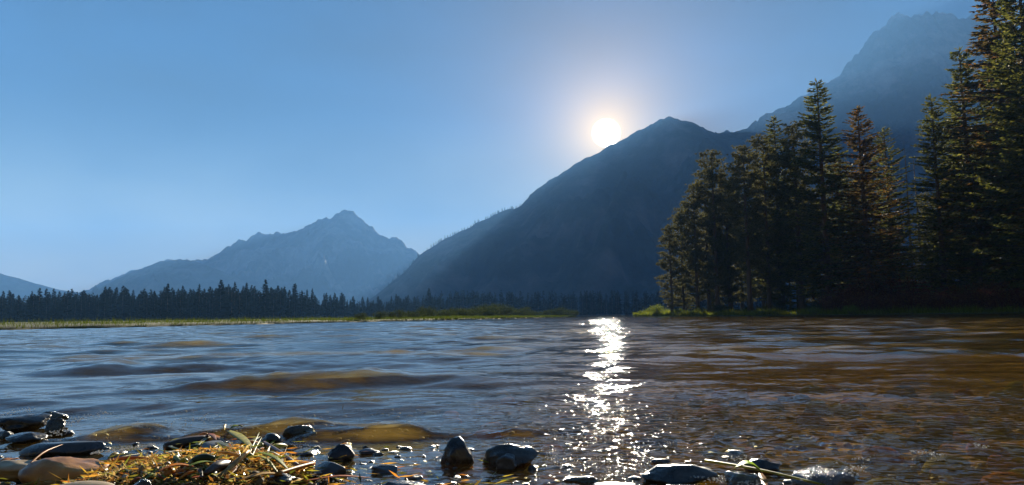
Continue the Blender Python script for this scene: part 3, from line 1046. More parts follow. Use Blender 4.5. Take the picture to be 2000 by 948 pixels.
FARG = [far_conifer(s, r=3.3 + 0.4 * (s % 4), levels=28, per=8) for s in range(6)]
FARL = [far_conifer(20 + s, r=3.2 + 0.35 * (s % 4), levels=13, per=6, k=2, wide=1.7) for s in range(6)]
FARM = [mk_mesh('far_conifer', V, [a, b], [M['far_needle'], M['bark']], midx=[0, 1]) for V, a, b in FARG]
topline = ([-120, 0, 60, 130, 200, 262, 320, 370, 430, 480, 520, 575, 600, 640, 700, 740, 780, 840, 900, 1000],
           [578, 574, 568, 565, 563, 568, 559, 560, 552, 554, 553, 561, 565, 572, 578, 581, 579, 574, 588, 596])
rf = random.Random(5)
FG = 'conifers along the far left shore'
cands = []
for i in range(270):
    px = -40 + 940 * (i + rf.random()) / 270
    cands.append((px, rf.random()))
tall = {(430): 'pointed spruce standing clear above the tree line, under the left flank of the far peak',
        (517): 'tallest spruce on the far shore, spiking above the tree line below the far peak',
        (575): 'tall spruce just right of the tallest one on the far shore',
        (838): 'lone taller conifer at the right end of the far forest before the dark slope'}
for px, lab in tall.items():
    D = 345 + max(0, px - 500) * 0.55
    p, tp = at(px, 620, D), at(px, {430: 546, 517: 545, 575: 553, 838: 562}[px], D)
    s = (tp.z - 0.3) / 17.0
    tag(link('spruce_tree', rf.choice(FARM), loc=(p.x, p.y, 0.3), rotz=rf.random() * 6, scale=(s * 1.05, s * 1.05, s)), lab, 'tree', FG)
for px, q in cands:
    D = 330 + 90 * q + max(0, px - 500) * 0.55
    top = np.interp(px, *topline) + rf.triangular(-7, 34, 6) + 9 * float(pnoise(px * 0.022, 3.3, 8))
    p, tp = at(px, 620, D), at(px, top, D)
    s = (tp.z - 0.3) / 17.0
    w = s * rf.uniform(0.75, 1.2)
    tag(link('far_conifer', rf.choice(FARM), loc=(p.x, p.y, 0.3), rotz=rf.random() * 6, scale=(w, w, s)),
        'small dark conifer at the forest edge, ' + ('below the low far-left hill' if px < 190 else 'below the left shoulder of the far peak' if px < 400 else 'directly below the far peak' if px < 720 else 'before the foot of the dark slope'), 'tree', FG)


def scatter_forest(name, pts, label):
    """many far trees as one mass"""
    Vs, F1s, F2s, n = [], [], [], 0
    for (x, y, z, s, w, a) in pts:
        V, f1, f2 = FARL[int(a * 100) % len(FARL)]
        c, sn = math.cos(a), math.sin(a)
        W = np.stack([(V[:, 0] * c - V[:, 1] * sn) * w + x, (V[:, 0] * sn + V[:, 1] * c) * w + y, V[:, 2] * s + z], -1)
        Vs.append(W)
        F1s.append(f1 + n)
        F2s.append(f2 + n)
        n += len(V)
    me = mk_mesh(name, np.concatenate(Vs), [np.concatenate(F1s), np.concatenate(F2s)], [M['far_needle'], M['bark']], midx=[0, 1])
    tag(link(name, me), label, 'forest', kind='stuff')


pts = []
for i in range(950):                                       # depth of the left forest
    px = rf.uniform(-40, 930) if i < 700 else rf.uniform(-1000, -40)
    D = rf.uniform(420, 600) + max(0, px - 500) * 0.5
    top = np.interp(px, *topline) + rf.uniform(6, 36)
    p, tp = at(px, 620, D), at(px, top, D)
    s = (tp.z - 0.3) / 17.0
    pts.append((p.x, p.y, 0.3, s, s * rf.uniform(0.8, 1.2), rf.random() * 6))
for i in range(700):                                       # dim forest at the mountain's foot
    px = rf.uniform(800, 1500)
    D = rf.uniform(640, 1000)
    top = 588 + rf.uniform(-14, 16) - 8 * (px > 860)
    p, tp = at(px, 616, D), at(px, top, D)
    s = (tp.z - 0.3) / 17.0
    pts.append((p.x, p.y, 0.3, s, s * rf.uniform(0.8, 1.2), rf.random() * 6))
scatter_forest('distant_forest', pts, 'dark mass of conifers at the foot of the mountains')
pts = []
for i in range(190):                                       # tiny trees on the ridge of the slope
    px = rf.uniform(760, 1050) if i < 150 else rf.uniform(1050, 1230)
    j = int(np.interp(px, [main_pts[0][0], main_pts[-1][0]], [0, 419]))
    q = slope_ridge[j]
    s = rf.uniform(0.45, 1.0) if px < 1020 else rf.uniform(0.2, 0.4)
    pts.append((q[0] + rf.uniform(-4, 4), q[1] - rf.uniform(0, 12), q[2] - 4, s, s * 1.1, rf.random() * 6))
scatter_forest('ridge_trees', pts, 'tiny conifers bristling along the ridge of the dark slope')


# ------------------------------------------------------------------ shrubs and grass
def shrub_meshes(seed, h, r, leaves, lsize, mat, flat=0.8):
    rng = np.random.default_rng(seed)
    sg, lg = Geo(), Geo()
    tips = []
    for i in range(16):
        an = rng.random() * 6.28
        rr = r * math.sqrt(rng.random()) * 0.95
        hh = h * (1 - 0.55 * (rr / r) ** 2) * rng.uniform(0.7, 1.0)
        b = np.array([math.cos(an) * rr * 0.3, math.sin(an) * rr * 0.3, -0.1])
        e = np.array([math.cos(an) * rr, math.sin(an) * rr, hh])
        sg.tube([b, (b + e) / 2 + [0, 0, 0.1 * h], e], [0.02, 0.014, 0.006], 4, False)
        tips.append((b, e))
    n = leaves
    ti = rng.integers(0, len(tips), n)
    B = np.array([t[0] for t in tips])[ti]
    E = np.array([t[1] for t in tips])[ti]
    s = 0.25 + 0.8 * rng.random(n) ** 0.6
    c = B + (E - B) * s[:, None] + rng.normal(0, 1, (n, 3)) * np.array([r * 0.17, r * 0.17, h * 0.09])
    c[:, 2] = np.maximum(c[:, 2], 0.02)
    d = unit(n, rng) + np.array([0, 0, 0.4])
    lg.diamonds(c, d, rng.uniform(0.7, 1.4, n) * lsize, rng.uniform(0.3, 0.5, n) * lsize, unit(n, rng))
    return sg.mesh('stems', M['bark']), lg.mesh('foliage', mat)


SH = {
    'willow_a': shrub_meshes(1, 1.6, 1.6, 2600, 0.13, M['shrub']),
    'willow_b': shrub_meshes(2, 1.3, 2.0, 2800, 0.13, M['shrub']),
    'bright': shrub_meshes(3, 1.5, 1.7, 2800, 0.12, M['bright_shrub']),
    'flare_shrub_a': shrub_meshes(4, 2.4, 2.2, 6000, 0.12, M['russet']),
    'flare_shrub_b': shrub_meshes(5, 1.6, 2.4, 5500, 0.11, M['russet']),
    'under': shrub_meshes(6, 2.0, 1.8, 4000, 0.12, M['shrub']),
}


def plant_shrub(var, px, dist, size, label, group, name='willow_shrub', hscale=1.0):
    p = at(px, 610, dist)
    root = link(name, None, loc=(p.x, p.y, 0.15), rotz=random.random() * 6.28, scale=(size, size, size * hscale))
    tag(root, label, 'shrub', group)
    link('stems', SH[var][0], root)['kind'] = 'stuff'
    link('foliage', SH[var][1], root)['kind'] = 'stuff'


spit = [(705, 66, .35), (742, 72, .45), (775, 80, .55), (808, 88, .7), (835, 98, .85), (860, 106, .85), (884, 112, 1.15), (908, 120, 1.0),
        (932, 128, 1.35), (955, 134, 1.3), (978, 140, 1.35), (1000, 146, 1.15), (1022, 152, 1.1), (1044, 160, .95), (1066, 168, .8),
        (1090, 176, 1.15), (1108, 182, 1.2), (1121, 188, .8)]
slabel = {932: 'tallest round willow shrub on the grassy spit left of the sun glitter',
          1108: 'rounded willow shrub near the end of the spit beside the sun glitter',
          884: 'round dark willow shrub on the left half of the grassy spit'}
for px, d, s in spit:
    plant_shrub('willow_a' if px % 4 else 'willow_b', px, d, s * 1.25, slabel.get(px, 'low grey-green willow shrub in the row along the grassy spit'), 'willow shrubs on the spit', hscale=0.95)
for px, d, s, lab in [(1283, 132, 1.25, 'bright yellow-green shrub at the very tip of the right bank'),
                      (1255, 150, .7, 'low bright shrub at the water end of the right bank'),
                      (1325, 112, .7, 'small shrub coloured as if sunlit, under the shortest pine'),
                      (1590, 82, .5, 'low shrub coloured as if sunlit, on the grass below the tallest central spruce'),
                      (1662, 78, .6, 'small bright shrub at the waterline below the flare-tinted spruce')]:
    plant_shrub('bright', px, d, s, lab, 'shrubs coloured as sunlit on the right bank', 'sun_painted_shrub')
rs = random.Random(8)
ORD = ['first', 'second', 'third', 'fourth', 'fifth', 'sixth', 'seventh', 'eighth', 'ninth', 'tenth', 'eleventh', 'twelfth', 'thirteenth', 'fourteenth']
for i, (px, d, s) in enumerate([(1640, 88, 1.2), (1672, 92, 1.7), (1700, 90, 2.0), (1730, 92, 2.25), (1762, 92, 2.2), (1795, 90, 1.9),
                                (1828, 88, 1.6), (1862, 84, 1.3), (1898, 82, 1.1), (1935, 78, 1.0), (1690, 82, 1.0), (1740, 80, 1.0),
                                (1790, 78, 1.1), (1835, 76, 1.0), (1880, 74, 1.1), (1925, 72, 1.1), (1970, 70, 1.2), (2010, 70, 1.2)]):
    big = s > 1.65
    plant_shrub('flare_shrub_a' if i % 2 == 0 else 'flare_shrub_b', px, d, s * (0.9 if big else 1.0),
                f'tall flare-tinted russet shrub, {ORD[i - 1]} from the left in the mound below the dead trees' if big else
                f'low flare-tinted russet-brown shrub, {ORD[i if i < 1 else i - 5]} of the low ones along the right bank thicket',
                'flare-tinted russet shrubs on the right bank', 'flare_tinted_shrub', hscale=1.0 if i % 2 == 0 else 1.3)
for i in range(26):
    px = 1335 + i * 27 + rs.uniform(-10, 10)
    plant_shrub('under', px, np.interp(px, [1330, 2050], [118, 84]) + rs.uniform(-4, 8), rs.uniform(0.5, 1.05),
                'dim green undergrowth bush between the tree trunks on the right bank', 'undergrowth bushes on the right bank', 'undergrowth_bush')


def grass_belt(name, px, py, inland, n, depth, hmin, hmax, width, label, seed, i0=0, i1=400, mat='grass'):
    rng = np.random.default_rng(seed)
    u = rng.uniform(i0, i1 - 1, n)
    i = u.astype(int)
    f = u - i
    j = np.minimum(i + 1, 399)
    x = px[i] * (1 - f) + px[j] * f
    y = py[i] * (1 - f) + py[j] * f
    off = depth * rng.random(n) ** 1.8
    x, y = x + inland[0] * off, y + inland[1] * off
    dist = np.sqrt(x * x + y * y)
    clump = np.clip(0.75 + 0.55 * fbm(x * 0.35, y * 0.35, 3, seed), 0.3, 1.4)
    h = rng.uniform(hmin, hmax, n) * clump
    base = np.stack([x, y, np.full(n, 0.06) + 0.02 * off], -1)
    base[:, 2] = np.minimum(base[:, 2], 0.2)
    d = np.stack([rng.normal(0, 0.28, n), rng.normal(0, 0.28, n), np.ones(n)], -1)
    g = Geo()
    g.tris(base, d, h, width * np.clip(dist / 60, 0.7, 2.2) * rng.uniform(0.6, 1.4, n), np.stack([rng.normal(0, 1, n), rng.normal(0, .5, n), np.zeros(n)], -1))
    tag(link(name, g.mesh(name, M[mat])), label, 'grass', kind='stuff')


grass_belt('meadow_grass', lpx, lpy, (-0.8, 0.6), 60000, 12, 0.18, 0.50, 0.030, 'yellow-green meadow grass along the left shore', 17, 60, 360)
grass_belt('bank_grass', rpx, rpy, (0.85, 0.52), 70000, 9, 0.45, 1.05, 0.036, 'green grass fringing the right bank', 18, 100, 330, 'brightened_grass')


# ------------------------------------------------------------------ stones by the water's edge
def stone_mesh(seed, sx, sy, sz, mat, cuts=11, cut=0.58, rough=0.13, sub=4, pointy=0.0):
    rng = np.random.default_rng(seed)
    bm = bmesh.new()
    bmesh.ops.create_icosphere(bm, subdivisions=sub, radius=1.0)
    V = np.array([v.co[:] for v in bm.verts])
    for _ in range(cuts):
        n = unit(1, rng)[0]
        c = rng.uniform(cut, cut + 0.2)
        dd = V @ n - c
        V = V - np.outer(np.maximum(dd, 0) * 0.88, n)
    if pointy:
        t = np.clip(V[:, 2], 0, 1)
        V[:, 0] *= 1 - pointy * t
        V[:, 1] *= 1 - pointy * t
    off = rng.uniform(-50, 50, 3)
    for i, v in enumerate(V):
        f = mnoise.fractal(Vector(v * 1.6 + off), 0.75, 2.1, 6)
        V[i] = v * (1 + rough * f)
    V = V * np.array([sx, sy, sz])
    for v, c in zip(bm.verts, V):
        v.co = c
    me = bpy.data.meshes.new('stone')
    bm.to_mesh(me)
    bm.free()
    me.polygons.foreach_set('use_smooth', np.ones(len(me.polygons), bool))
    me.materials.append(mat)
    return me


def stone(px, base, w, h, mat, label, seed, plane=0.0, depth=0.75, name='stone', rot=0.0, cat='stone', **kw):
    """px, base: photograph pixel where the middle of the stone's foot meets the plane; w, h: its size there in pixels"""
    p = on_plane(px, base, plane)
    mpp = p.y / FOC
    sx = w * mpp * 0.53
    sy = sx * depth
    H = max(h * mpp - 0.10 * 2 * sy, 0.25 * h * mpp)
    rz = max(H * 0.68, sx * 0.25)
    me = stone_mesh(seed, sx, sy, rz, M[mat], **kw)
    o = link(name, me, loc=(p.x, p.y + sy * 0.6, plane + H * 0.86 - rz * 0.93))
    o.rotation_euler = (0, rot, 0)
    tag(o, label, cat, 'stones at the water edge')
    return o


stone(28, 838, 110, 42, 'stone_dark', 'black wet rock at the left edge of the picture, just behind the slate slab', 201, 0.0)
stone(90, 822, 64, 24, 'stone_weed', 'brown wet rock touching the breaking ripple at the far left', 202, 0.0)
stone(100, 846, 46, 34, 'stone_weed', 'glistening weed-coated rock right of the black rock at far left', 219, 0.0)
stone(40, 862, 74, 24, 'stone_dark', 'low dark glistening stone directly behind the long slate slab', 203, 0.0)
stone(108, 888, 160, 34, 'stone_slate', 'long flat grey slate slab tilted up at its right end', 204, 0.0, rot=rad(-6), depth=0.35, cuts=10, cut=0.6, rough=0.02)
stone(45, 925, 150, 34, 'stone_tan', 'pale cream flat stone between the slate slab and the ochre boulder', 205, 0.02, depth=0.5)
stone(110, 946, 160, 66, 'stone_brown', 'big ochre-brown rounded boulder at the lower left', 206, 0.015, depth=0.6, cuts=4, rough=0.09)
stone(150, 966, 120, 28, 'stone_tan', 'smooth pale tan stone at the bottom edge below the ochre boulder', 207, 0.03, depth=0.6, cuts=2, rough=0.02)
stone(238, 904, 118, 22, 'stone_dark', 'flat black stone with a foamy rim between the ochre boulder and the litter heap', 208, 0.0, depth=0.45, rough=0.03)
stone(270, 960, 48, 26, 'stone_weed', 'small olive-black stone at the bottom edge in the litter heap', 209, 0.045)
stone(524, 868, 40, 24, 'stone_dark', 'small black wet stone at the top right corner of the litter heap', 210, 0.0)
stone(575, 858, 72, 34, 'stone_weed', 'weed-covered brown rock in the breaking ripple', 211, 0.0, rough=0.16)
stone(590, 888, 60, 14, 'stone_slate', 'flat grey stone just awash right of the litter heap', 212, 0.0)
stone(664, 900, 52, 42, 'stone_dark', 'pointed black stone standing alone with brown water behind it', 213, 0.0, pointy=0.45)
stone(720, 886, 42, 12, 'stone_slate', 'small flat oval stone right of the pointed black stone', 214, 0.0)
stone(641, 934, 78, 36, 'stone_slate', 'smooth dark blue-grey stone in front of the pointed black stone', 215, 0.0, rough=0.03)
stone(634, 938, 26, 14, 'stone_dark', 'tiny round black stone leaning on the smooth blue-grey stone', 216, 0.006)
stone(748, 926, 56, 20, 'stone_slate', 'low grey stone awash in the middle of the calm pool', 217, 0.0)
stone(808, 938, 38, 14, 'stone_dark', 'small dark oval stone at the front of the calm pool', 218, 0.0)
stone(785, 962, 128, 26, 'stone_slate', 'wide flat stone at the bottom edge in front of the calm pool', 220, 0.0, depth=0.4)
stone(893, 908, 78, 60, 'stone_dark', 'biggest pointed black stone standing in the water at the centre', 221, 0.0, pointy=0.35)
stone(1000, 912, 118, 50, 'stone_dark', 'wide black boulder right of the biggest pointed stone', 222, 0.0, depth=0.6)
stone(990, 916, 46, 32, 'stone_slate', 'small rounded stone leaning against the wide black boulder', 223, 0.0)
stone(545, 946, 58, 26, 'stone_dark', 'smooth black stone half under the green blades of the litter heap', 224, 0.02)
stone(1320, 946, 170, 42, 'stone_dark', 'long low dark stone lying in the sun glitter at the bottom', 225, 0.0, depth=0.45)
stone(1292, 906, 34, 14, 'stone_dark', 'small dark stone behind the long low stone in the glitter', 226, 0.0)
stone(1494, 922, 66, 32, 'stone_dark', 'rounded dark stone behind the green leaf', 227, 0.0)
stone(1456, 954, 84, 42, 'stone_rough', 'dark wet stone under the yellow stem and green leaf', 228, 0.0)
stone(1345, 970, 140, 26, 'stone_rough', 'glistening stone at the bottom edge below the long low stone', 229, 0.0, depth=0.4)
stone(1630, 956, 128, 50, 'stone_rough', 'rough sparkling grey rock right of the green leaf', 230, 0.0, rough=0.14, cuts=12)
stone(1130, 944, 70, 18, 'stone_weed', 'low brown stone awash in the middle of the sun glitter', 231, 0.0)
stone(1205, 958, 90, 18, 'stone_dark', 'flat dark stone at the bottom edge in the sun glitter', 232, 0.0)

# pebbles standing just out of the shallows
rq = random.Random(44)
PEB = [stone_mesh(260 + i, 1.0, 0.8, 0.5, M[m], cuts=9, cut=0.6, sub=2, rough=0.12) for i, m in enumerate(['stone_dark', 'stone_slate', 'stone_dark', 'stone_weed', 'stone_slate'])]
for i in range(150):
    px = rq.choice([rq.uniform(560, 1000), rq.uniform(1000, 1560), rq.uniform(0, 300), rq.uniform(560, 900)])
    py = rq.uniform(868, 952) if px > 300 else rq.uniform(842, 900)
    p = on_plane(px, py, 0.0)
    s_ = rq.triangular(4, 22, 6) * p.y / FOC
    o = link('pebble', rq.choice(PEB), loc=(p.x, p.y, s_ * rq.uniform(-0.45, -0.08)), rotz=rq.random() * 6.28, scale=s_)
    tag(o, 'small dark wet pebble awash ' + ('beside the slate slab at far left' if px < 420 else 'in the calm pool left of the central stones' if px < 860 else 'around the black central stones' if px < 1080 else 'in and right of the sun glitter'), 'stone', 'pebbles awash at the water edge')

# stones lying on the lake bed
BEDV = [stone_mesh(300 + i, 1.0, 0.8, 0.45, M[m], cuts=5, sub=2, rough=0.06) for i, m in enumerate(['bed_a', 'bed_b', 'bed_c', 'bed_d', 'bed_a', 'bed_d', 'bed_c', 'bed_b'])]
BNAME = ['brown', 'rusty', 'olive', 'dark', 'brown', 'dark', 'olive', 'rusty']
rp = random.Random(12)
for i in range(210):
    y = 1.32 + 3.2 * rp.random() ** 1.6
    x = rp.uniform(-0.45, 0.9) * (y * 0.85) + 0.25 * y
    s = rp.uniform(0.016, 0.052) * (1 + 0.15 * y)
    k = rp.randrange(8)
    z = float(ground_z(x, y))
    o = link('bed_stone', BEDV[k], loc=(x, y, z + s * 0.12), rotz=rp.random() * 6.28, scale=s)
    tag(o, f'{BNAME[k]} stone lying under the shallow water off the shore', 'stone', f'{BNAME[k]} stones on the lake bed')

gv = Geo()
ico = bmesh.new()
bmesh.ops.create_icosphere(ico, subdivisions=1, radius=1.0)
ico.verts.ensure_lookup_table()
IV = np.array([v.co[:] for v in ico.verts])
IF = np.array([[v.index for v in f.verts] for f in ico.faces])
ico.free()
gr = np.random.default_rng(77)
gx = Geo()
for i in range(2200):
    y = 0.75 + 2.6 * gr.random() ** 1.3
    x = gr.uniform(-1.0, 1.0) * (y * 0.85 + 0.1)
    s = gr.uniform(0.005, 0.016)
    z = float(ground_z(x, y))
    V = IV * np.array([s, s * gr.uniform(0.6, 1), s * gr.uniform(0.4, 0.7)]) * (1 + 0.15 * gr.normal(size=(len(IV), 1)))
    c, sn = math.cos(i), math.sin(i)
    gx.add(np.stack([V[:, 0] * c - V[:, 1] * sn + x, V[:, 0] * sn + V[:, 1] * c + y, V[:, 2] + z + s * 0.15], -1), IF)


def gravel_material():
    m, N, L, out = new_mat('gravel')
    geo = N.new('ShaderNodeNewGeometry')
    r = ramp(N, [(0.0, (0.02, 0.016, 0.013)), (0.4, (0.07, 0.045, 0.02)), (0.75, (0.16, 0.09, 0.035)), (1.0, (0.22, 0.17, 0.09))])
    L.new(geo.outputs['Random Per Island'], r.inputs[0])
    p = N.new('ShaderNodeBsdfPrincipled')
    L.new(r.outputs[0], p.inputs['Base Color'])
    p.inputs['Roughness'].default_value = 0.7
    p.inputs['Specular IOR Level'].default_value = 0.1
    L.new(p.outputs[0], out.inputs[0])
    return m


tag(link('gravel', gx.mesh('gravel', gravel_material(), True)), 'fine wet gravel along the water edge', 'gravel', kind='stuff')


# tiny bubbles: ripple foam, and others added to sparkle in the sun glitter
def bubble_material():
    m, N, L, out = new_mat('foam_sparkle_bubbles')
    p = N.new('ShaderNodeBsdfPrincipled')
    p.inputs['Base Color'].default_value = (0.75, 0.72, 0.66, 1)
    p.inputs['Roughness'].default_value = 0.08
    p.inputs['Specular IOR Level'].default_value = 0.8
    tr = N.new('ShaderNodeBsdfTransparent')
    ms = N.new('ShaderNodeMixShader')
    ms.inputs[0].default_value = 0.45
    L.new(tr.outputs[0], ms.inputs[1])
    L.new(p.outputs[0], ms.inputs[2])
    L.new(ms.outputs[0], out.inputs[0])
    return m


fb = Geo()
fr_ = np.random.default_rng(55)
for (xa, ya, xb, yb, spread, count, zz) in [(175, 886, 310, 868, 3, 150, 0.022), (0, 812, 60, 800, 6, 50, 0.02), (90, 835, 215, 806, 8, 130, 0.012),
                                           (95, 850, 130, 842, 6, 50, 0.02), (200, 838, 420, 815, 9, 70, 0.01),
                                           (1000, 868, 1110, 900, 14, 150, 0.0), (1110, 900, 1330, 930, 20, 230, 0.0), (1080, 850, 1330, 868, 12, 120, 0.0),
                                           (1350, 930, 1500, 945, 9, 140, 0.012), (1420, 895, 1490, 900, 8, 50, 0.012), (1565, 930, 1690, 915, 10, 90, 0.03),
                                           (560, 845, 600, 880, 8, 40, 0.004), (600, 930, 690, 945, 9, 70, 0.01), (1780, 882, 1850, 890, 3, 50, 0.0),
                                           (1900, 868, 1940, 876, 3, 30, 0.0), (1640, 900, 1700, 895, 4, 30, 0.0)]:
    for _ in range(count):
        t = fr_.random()
        p = on_plane(xa + (xb - xa) * t + fr_.normal() * spread, ya + (yb - ya) * t + fr_.normal() * spread * 0.5, zz)
        r_ = fr_.uniform(0.0009, 0.0026)
        fb.add(IV * np.array([r_, r_, r_ * 0.8]) + np.array([p.x, p.y, zz + r_ * 0.2]), IF)
tag(link('foam_sparkle_bubbles', fb.mesh('foam_sparkle_bubbles', bubble_material(), True)), 'strings of tiny foam bubbles and added sun-sparkle bubbles at the water edge', 'foam', kind='stuff')


# ------------------------------------------------------------------ plant litter, reeds, leaves
def plain_leaf(name, c, trans=0.42, rough=0.45, c2=None):
    m, N, L, out = new_mat(name)
    n = noise_tex(N, L, 60, 4)
    c2 = c2 or tuple(v * 0.5 for v in c)
    r = ramp(N, [(0.35, c2), (0.65, c)])
    L.new(n.outputs['Fac'], r.inputs[0])
    p = N.new('ShaderNodeBsdfPrincipled')
    p.inputs['Roughness'].default_value = rough
    L.new(r.outputs[0], p.inputs['Base Color'])
    t = N.new('ShaderNodeBsdfTranslucent')
    L.new(r.outputs[0], t.inputs[0])
    ms = N.new('ShaderNodeMixShader')
    ms.inputs[0].default_value = trans
    L.new(p.outputs[0], ms.inputs[1])
    L.new(t.outputs[0], ms.inputs[2])
    L.new(ms.outputs[0], out.inputs[0])
    return m


PL = {
    'orange': plain_leaf('orange_reed', (0.66, 0.28, 0.025)),
    'amber': plain_leaf('amber_leaf', (0.55, 0.20, 0.015)),
    'tan': plain_leaf('tan_reed', (0.60, 0.37, 0.10)),
    'straw': plain_leaf('straw', (0.68, 0.48, 0.14)),
    'lime': plain_leaf('lime_leaf', (0.32, 0.46, 0.02), 0.55, c2=(0.26, 0.38, 0.02)),
    'green': plain_leaf('green_blade', (0.20, 0.27, 0.02), 0.4),
    'yellow': plain_leaf('yellow_green_blade', (0.42, 0.38, 0.03), 0.4),
    'dkgreen': plain_leaf('dark_green_blade', (0.05, 0.075, 0.015), 0.3),
    'mauve': plain_leaf('mauve_stem', (0.16, 0.075, 0.065), 0.0),
    'brown': plain_leaf('brown_bark', (0.075, 0.035, 0.014), 0.0),
    'red': plain_leaf('red_leaf', (0.36, 0.09, 0.015), 0.4),
    'slate': M['stone_slate'],
}


def blade_mesh(pts, width, mat, thick=0.0006, round_=False, taper=(0.5, 1.0, 0.9, 0.15), roll=0.0):
    """a real blade: a thin folded strip with thickness, or a round stem"""
    pts = np.array(pts, float)
    s = np.linspace(0, 1, len(pts))
    n = 9
    t = np.linspace(0, 1, n)
    # smooth through control points
    P = np.stack([np.interp(t, s, pts[:, k]) for k in range(3)], -1)
    for _ in range(2):
        P[1:-1] = (P[:-2] + 2 * P[1:-1] + P[2:]) / 4
    wd = width * np.interp(t, np.linspace(0, 1, len(taper)), taper)
    g = Geo()
    if round_:
        g.tube(P, wd * 0.5, 7)
    else:
        tan = np.gradient(P, axis=0)
        tan /= np.linalg.norm(tan, axis=1)[:, None] + 1e-9
        up = np.array([math.sin(roll), 0, math.cos(roll)])
        sd = np.cross(tan, up)
        sd /= np.linalg.norm(sd, axis=1)[:, None] + 1e-9
        nm = np.cross(sd, tan)
        h = wd[:, None] * 0.5
        fold = wd[:, None] * 0.16
        th = thick
        ring = np.stack([P - sd * h + nm * fold, P, P + sd * h + nm * fold,
                         P + sd * h + nm * (fold - th), P - nm * th, P - sd * h + nm * (fold - th)], 1)
        i = np.arange(n - 1)[:, None] * 6
        j = np.arange(6)[None, :]
        jn = (j + 1) % 6
        F = np.stack([i + j, i + jn, i + 6 + jn, i + 6 + j], -1).reshape(-1, 4)
        g.add(ring.reshape(-1, 3), F)
    return g.mesh('blade', PL[mat], True)


def heap_top(px, py):
    """where a view pixel meets the beach or the water, whichever is higher"""
    z = 0.02
    for _ in range(12):
        p = on_plane(px, py, z)
        z = max(0.0, float(ground_z(p.x, p.y))) + 0.002
    return on_plane(px, py, z)


def litter(name, a, b, wpx, mat, label, cat, lift=(0.012, 0.016, 0.012), bend=0.0, round_=False, group='plant litter on the shore', **kw):
    A, B = heap_top(*a), heap_top(*b)
    mid = (A + B) / 2
    sidev = Vector((-(B - A).y, (B - A).x, 0)) * bend
    pts = [A + Vector((0, 0, lift[0])), mid + sidev + Vector((0, 0, lift[1])), B + Vector((0, 0, lift[2]))]
    w = wpx * mid.y / FOC
    root = A.copy()
    me = blade_mesh([p - root for p in pts], w, mat, round_=round_, **kw)
    o = link(name, me, loc=root)
    tag(o, label, cat, group)
    return o


litter('fallen_reed', (516, 884), (585, 926), 8, 'mauve', 'mauve-brown stem slanting down the right side of the litter heap', 'stem', round_=True, taper=(0.8, 1, 1, 0.9), lift=(0.022, 0.02, 0.012))
litter('fallen_reed', (540, 944), (613, 926), 9, 'orange', 'bright orange cut reed pointing right at the foot of the heap', 'stem', round_=True, taper=(0.9, 1, 1, 0.9), lift=(0.015, 0.018, 0.02))
litter('twig', (425, 955), (484, 913), 11, 'tan', 'thick tan twig rising from the bottom edge in the heap', 'twig', round_=True, taper=(1, 1, 0.9, 0.7), lift=(0.015, 0.022, 0.028))
litter('fallen_grass', (488, 914), (545, 940), 9, 'yellow', 'yellow-green blade arching beside the thick tan twig', 'grass blade', lift=(0.02, 0.03, 0.012))
litter('fallen_grass', (503, 901), (566, 932), 13, 'green', 'broad green blade lying below the mauve stem', 'grass blade', lift=(0.016, 0.022, 0.01))
litter('grass_stalk', (480, 914), (506, 884), 3.2, 'green', 'thin green stem standing up at the fork, left one', 'stem', round_=True, lift=(0.012, 0.03, 0.045))
litter('grass_stalk', (487, 916), (511, 890), 3.2, 'yellow', 'thin yellow stem standing up at the fork, right one', 'stem', round_=True, lift=(0.012, 0.03, 0.04))
litter('fallen_reed', (424, 905), (480, 917), 6, 'tan', 'thin straw-coloured stem lying across the dark slate chip', 'stem', round_=True, lift=(0.02, 0.022, 0.02))
litter('slate_chip', (398, 892), (438, 884), 44, 'slate', 'dark angular slate chip stuck in the middle of the heap', 'stone', lift=(0.012, 0.02, 0.022), taper=(0.3, 1, 0.8, 0.5))
litter('bark_piece', (322, 874), (404, 862), 22, 'brown', 'dark brown curl of bark at the top left of the heap', 'bark', round_=True, taper=(0.7, 1, 1, 0.8), lift=(0.0, 0.004, 0.004))
litter('bark_piece', (400, 940), (450, 918), 20, 'brown', 'striped brown bark curl in front of the dark slate chip', 'bark', round_=True, taper=(0.4, 1, 1, 0.5))
litter('leaf', (372, 915), (420, 910), 17, 'dkgreen', 'rolled olive-green leaf in the middle of the heap', 'leaf', round_=True, taper=(0.5, 1, 1, 0.6))
litter('leaf', (310, 938), (378, 928), 22, 'amber', 'glossy amber leaf lying low in the heap', 'leaf', lift=(0.014, 0.02, 0.014), taper=(0.3, 1, 1, 0.2))
litter('leaf', (368, 930), (424, 922), 15, 'green', 'fresh green blade just right of the amber leaf', 'leaf', lift=(0.016, 0.02, 0.016))
litter('leaf', (447, 850), (478, 845), 11, 'green', 'small green leaf at the top edge of the heap', 'leaf', lift=(0.014, 0.022, 0.014), taper=(0.2, 1, 0.9, 0.1))
litter('leaf', (406, 857), (422, 870), 12, 'red', 'small orange-red leaf near the top of the heap', 'leaf', taper=(0.3, 1, 0.8, 0.1))
litter('fallen_reed', (436, 851), (440, 840), 5, 'straw', 'short pale stub sticking up from the top of the heap', 'stem', round_=True, lift=(0.01, 0.02, 0.012), taper=(1, 1, 1, 0.9))
litter('leaf', (446, 856), (492, 890), 20, 'yellow', 'long yellow-green leaf slanting down the middle of the heap', 'leaf', lift=(0.018, 0.02, 0.016), taper=(0.4, 1, 0.9, 0.3))
litter('fallen_grass', (418, 878), (484, 914), 14, 'dkgreen', 'dark green blade behind the slate chip', 'grass blade', lift=(0.018, 0.022, 0.014))
litter('leaf', (476, 950), (560, 944), 22, 'tan', 'broad tan leaf at the bottom edge under the orange reed', 'leaf', lift=(0.012, 0.018, 0.012), taper=(0.4, 1, 1, 0.4))
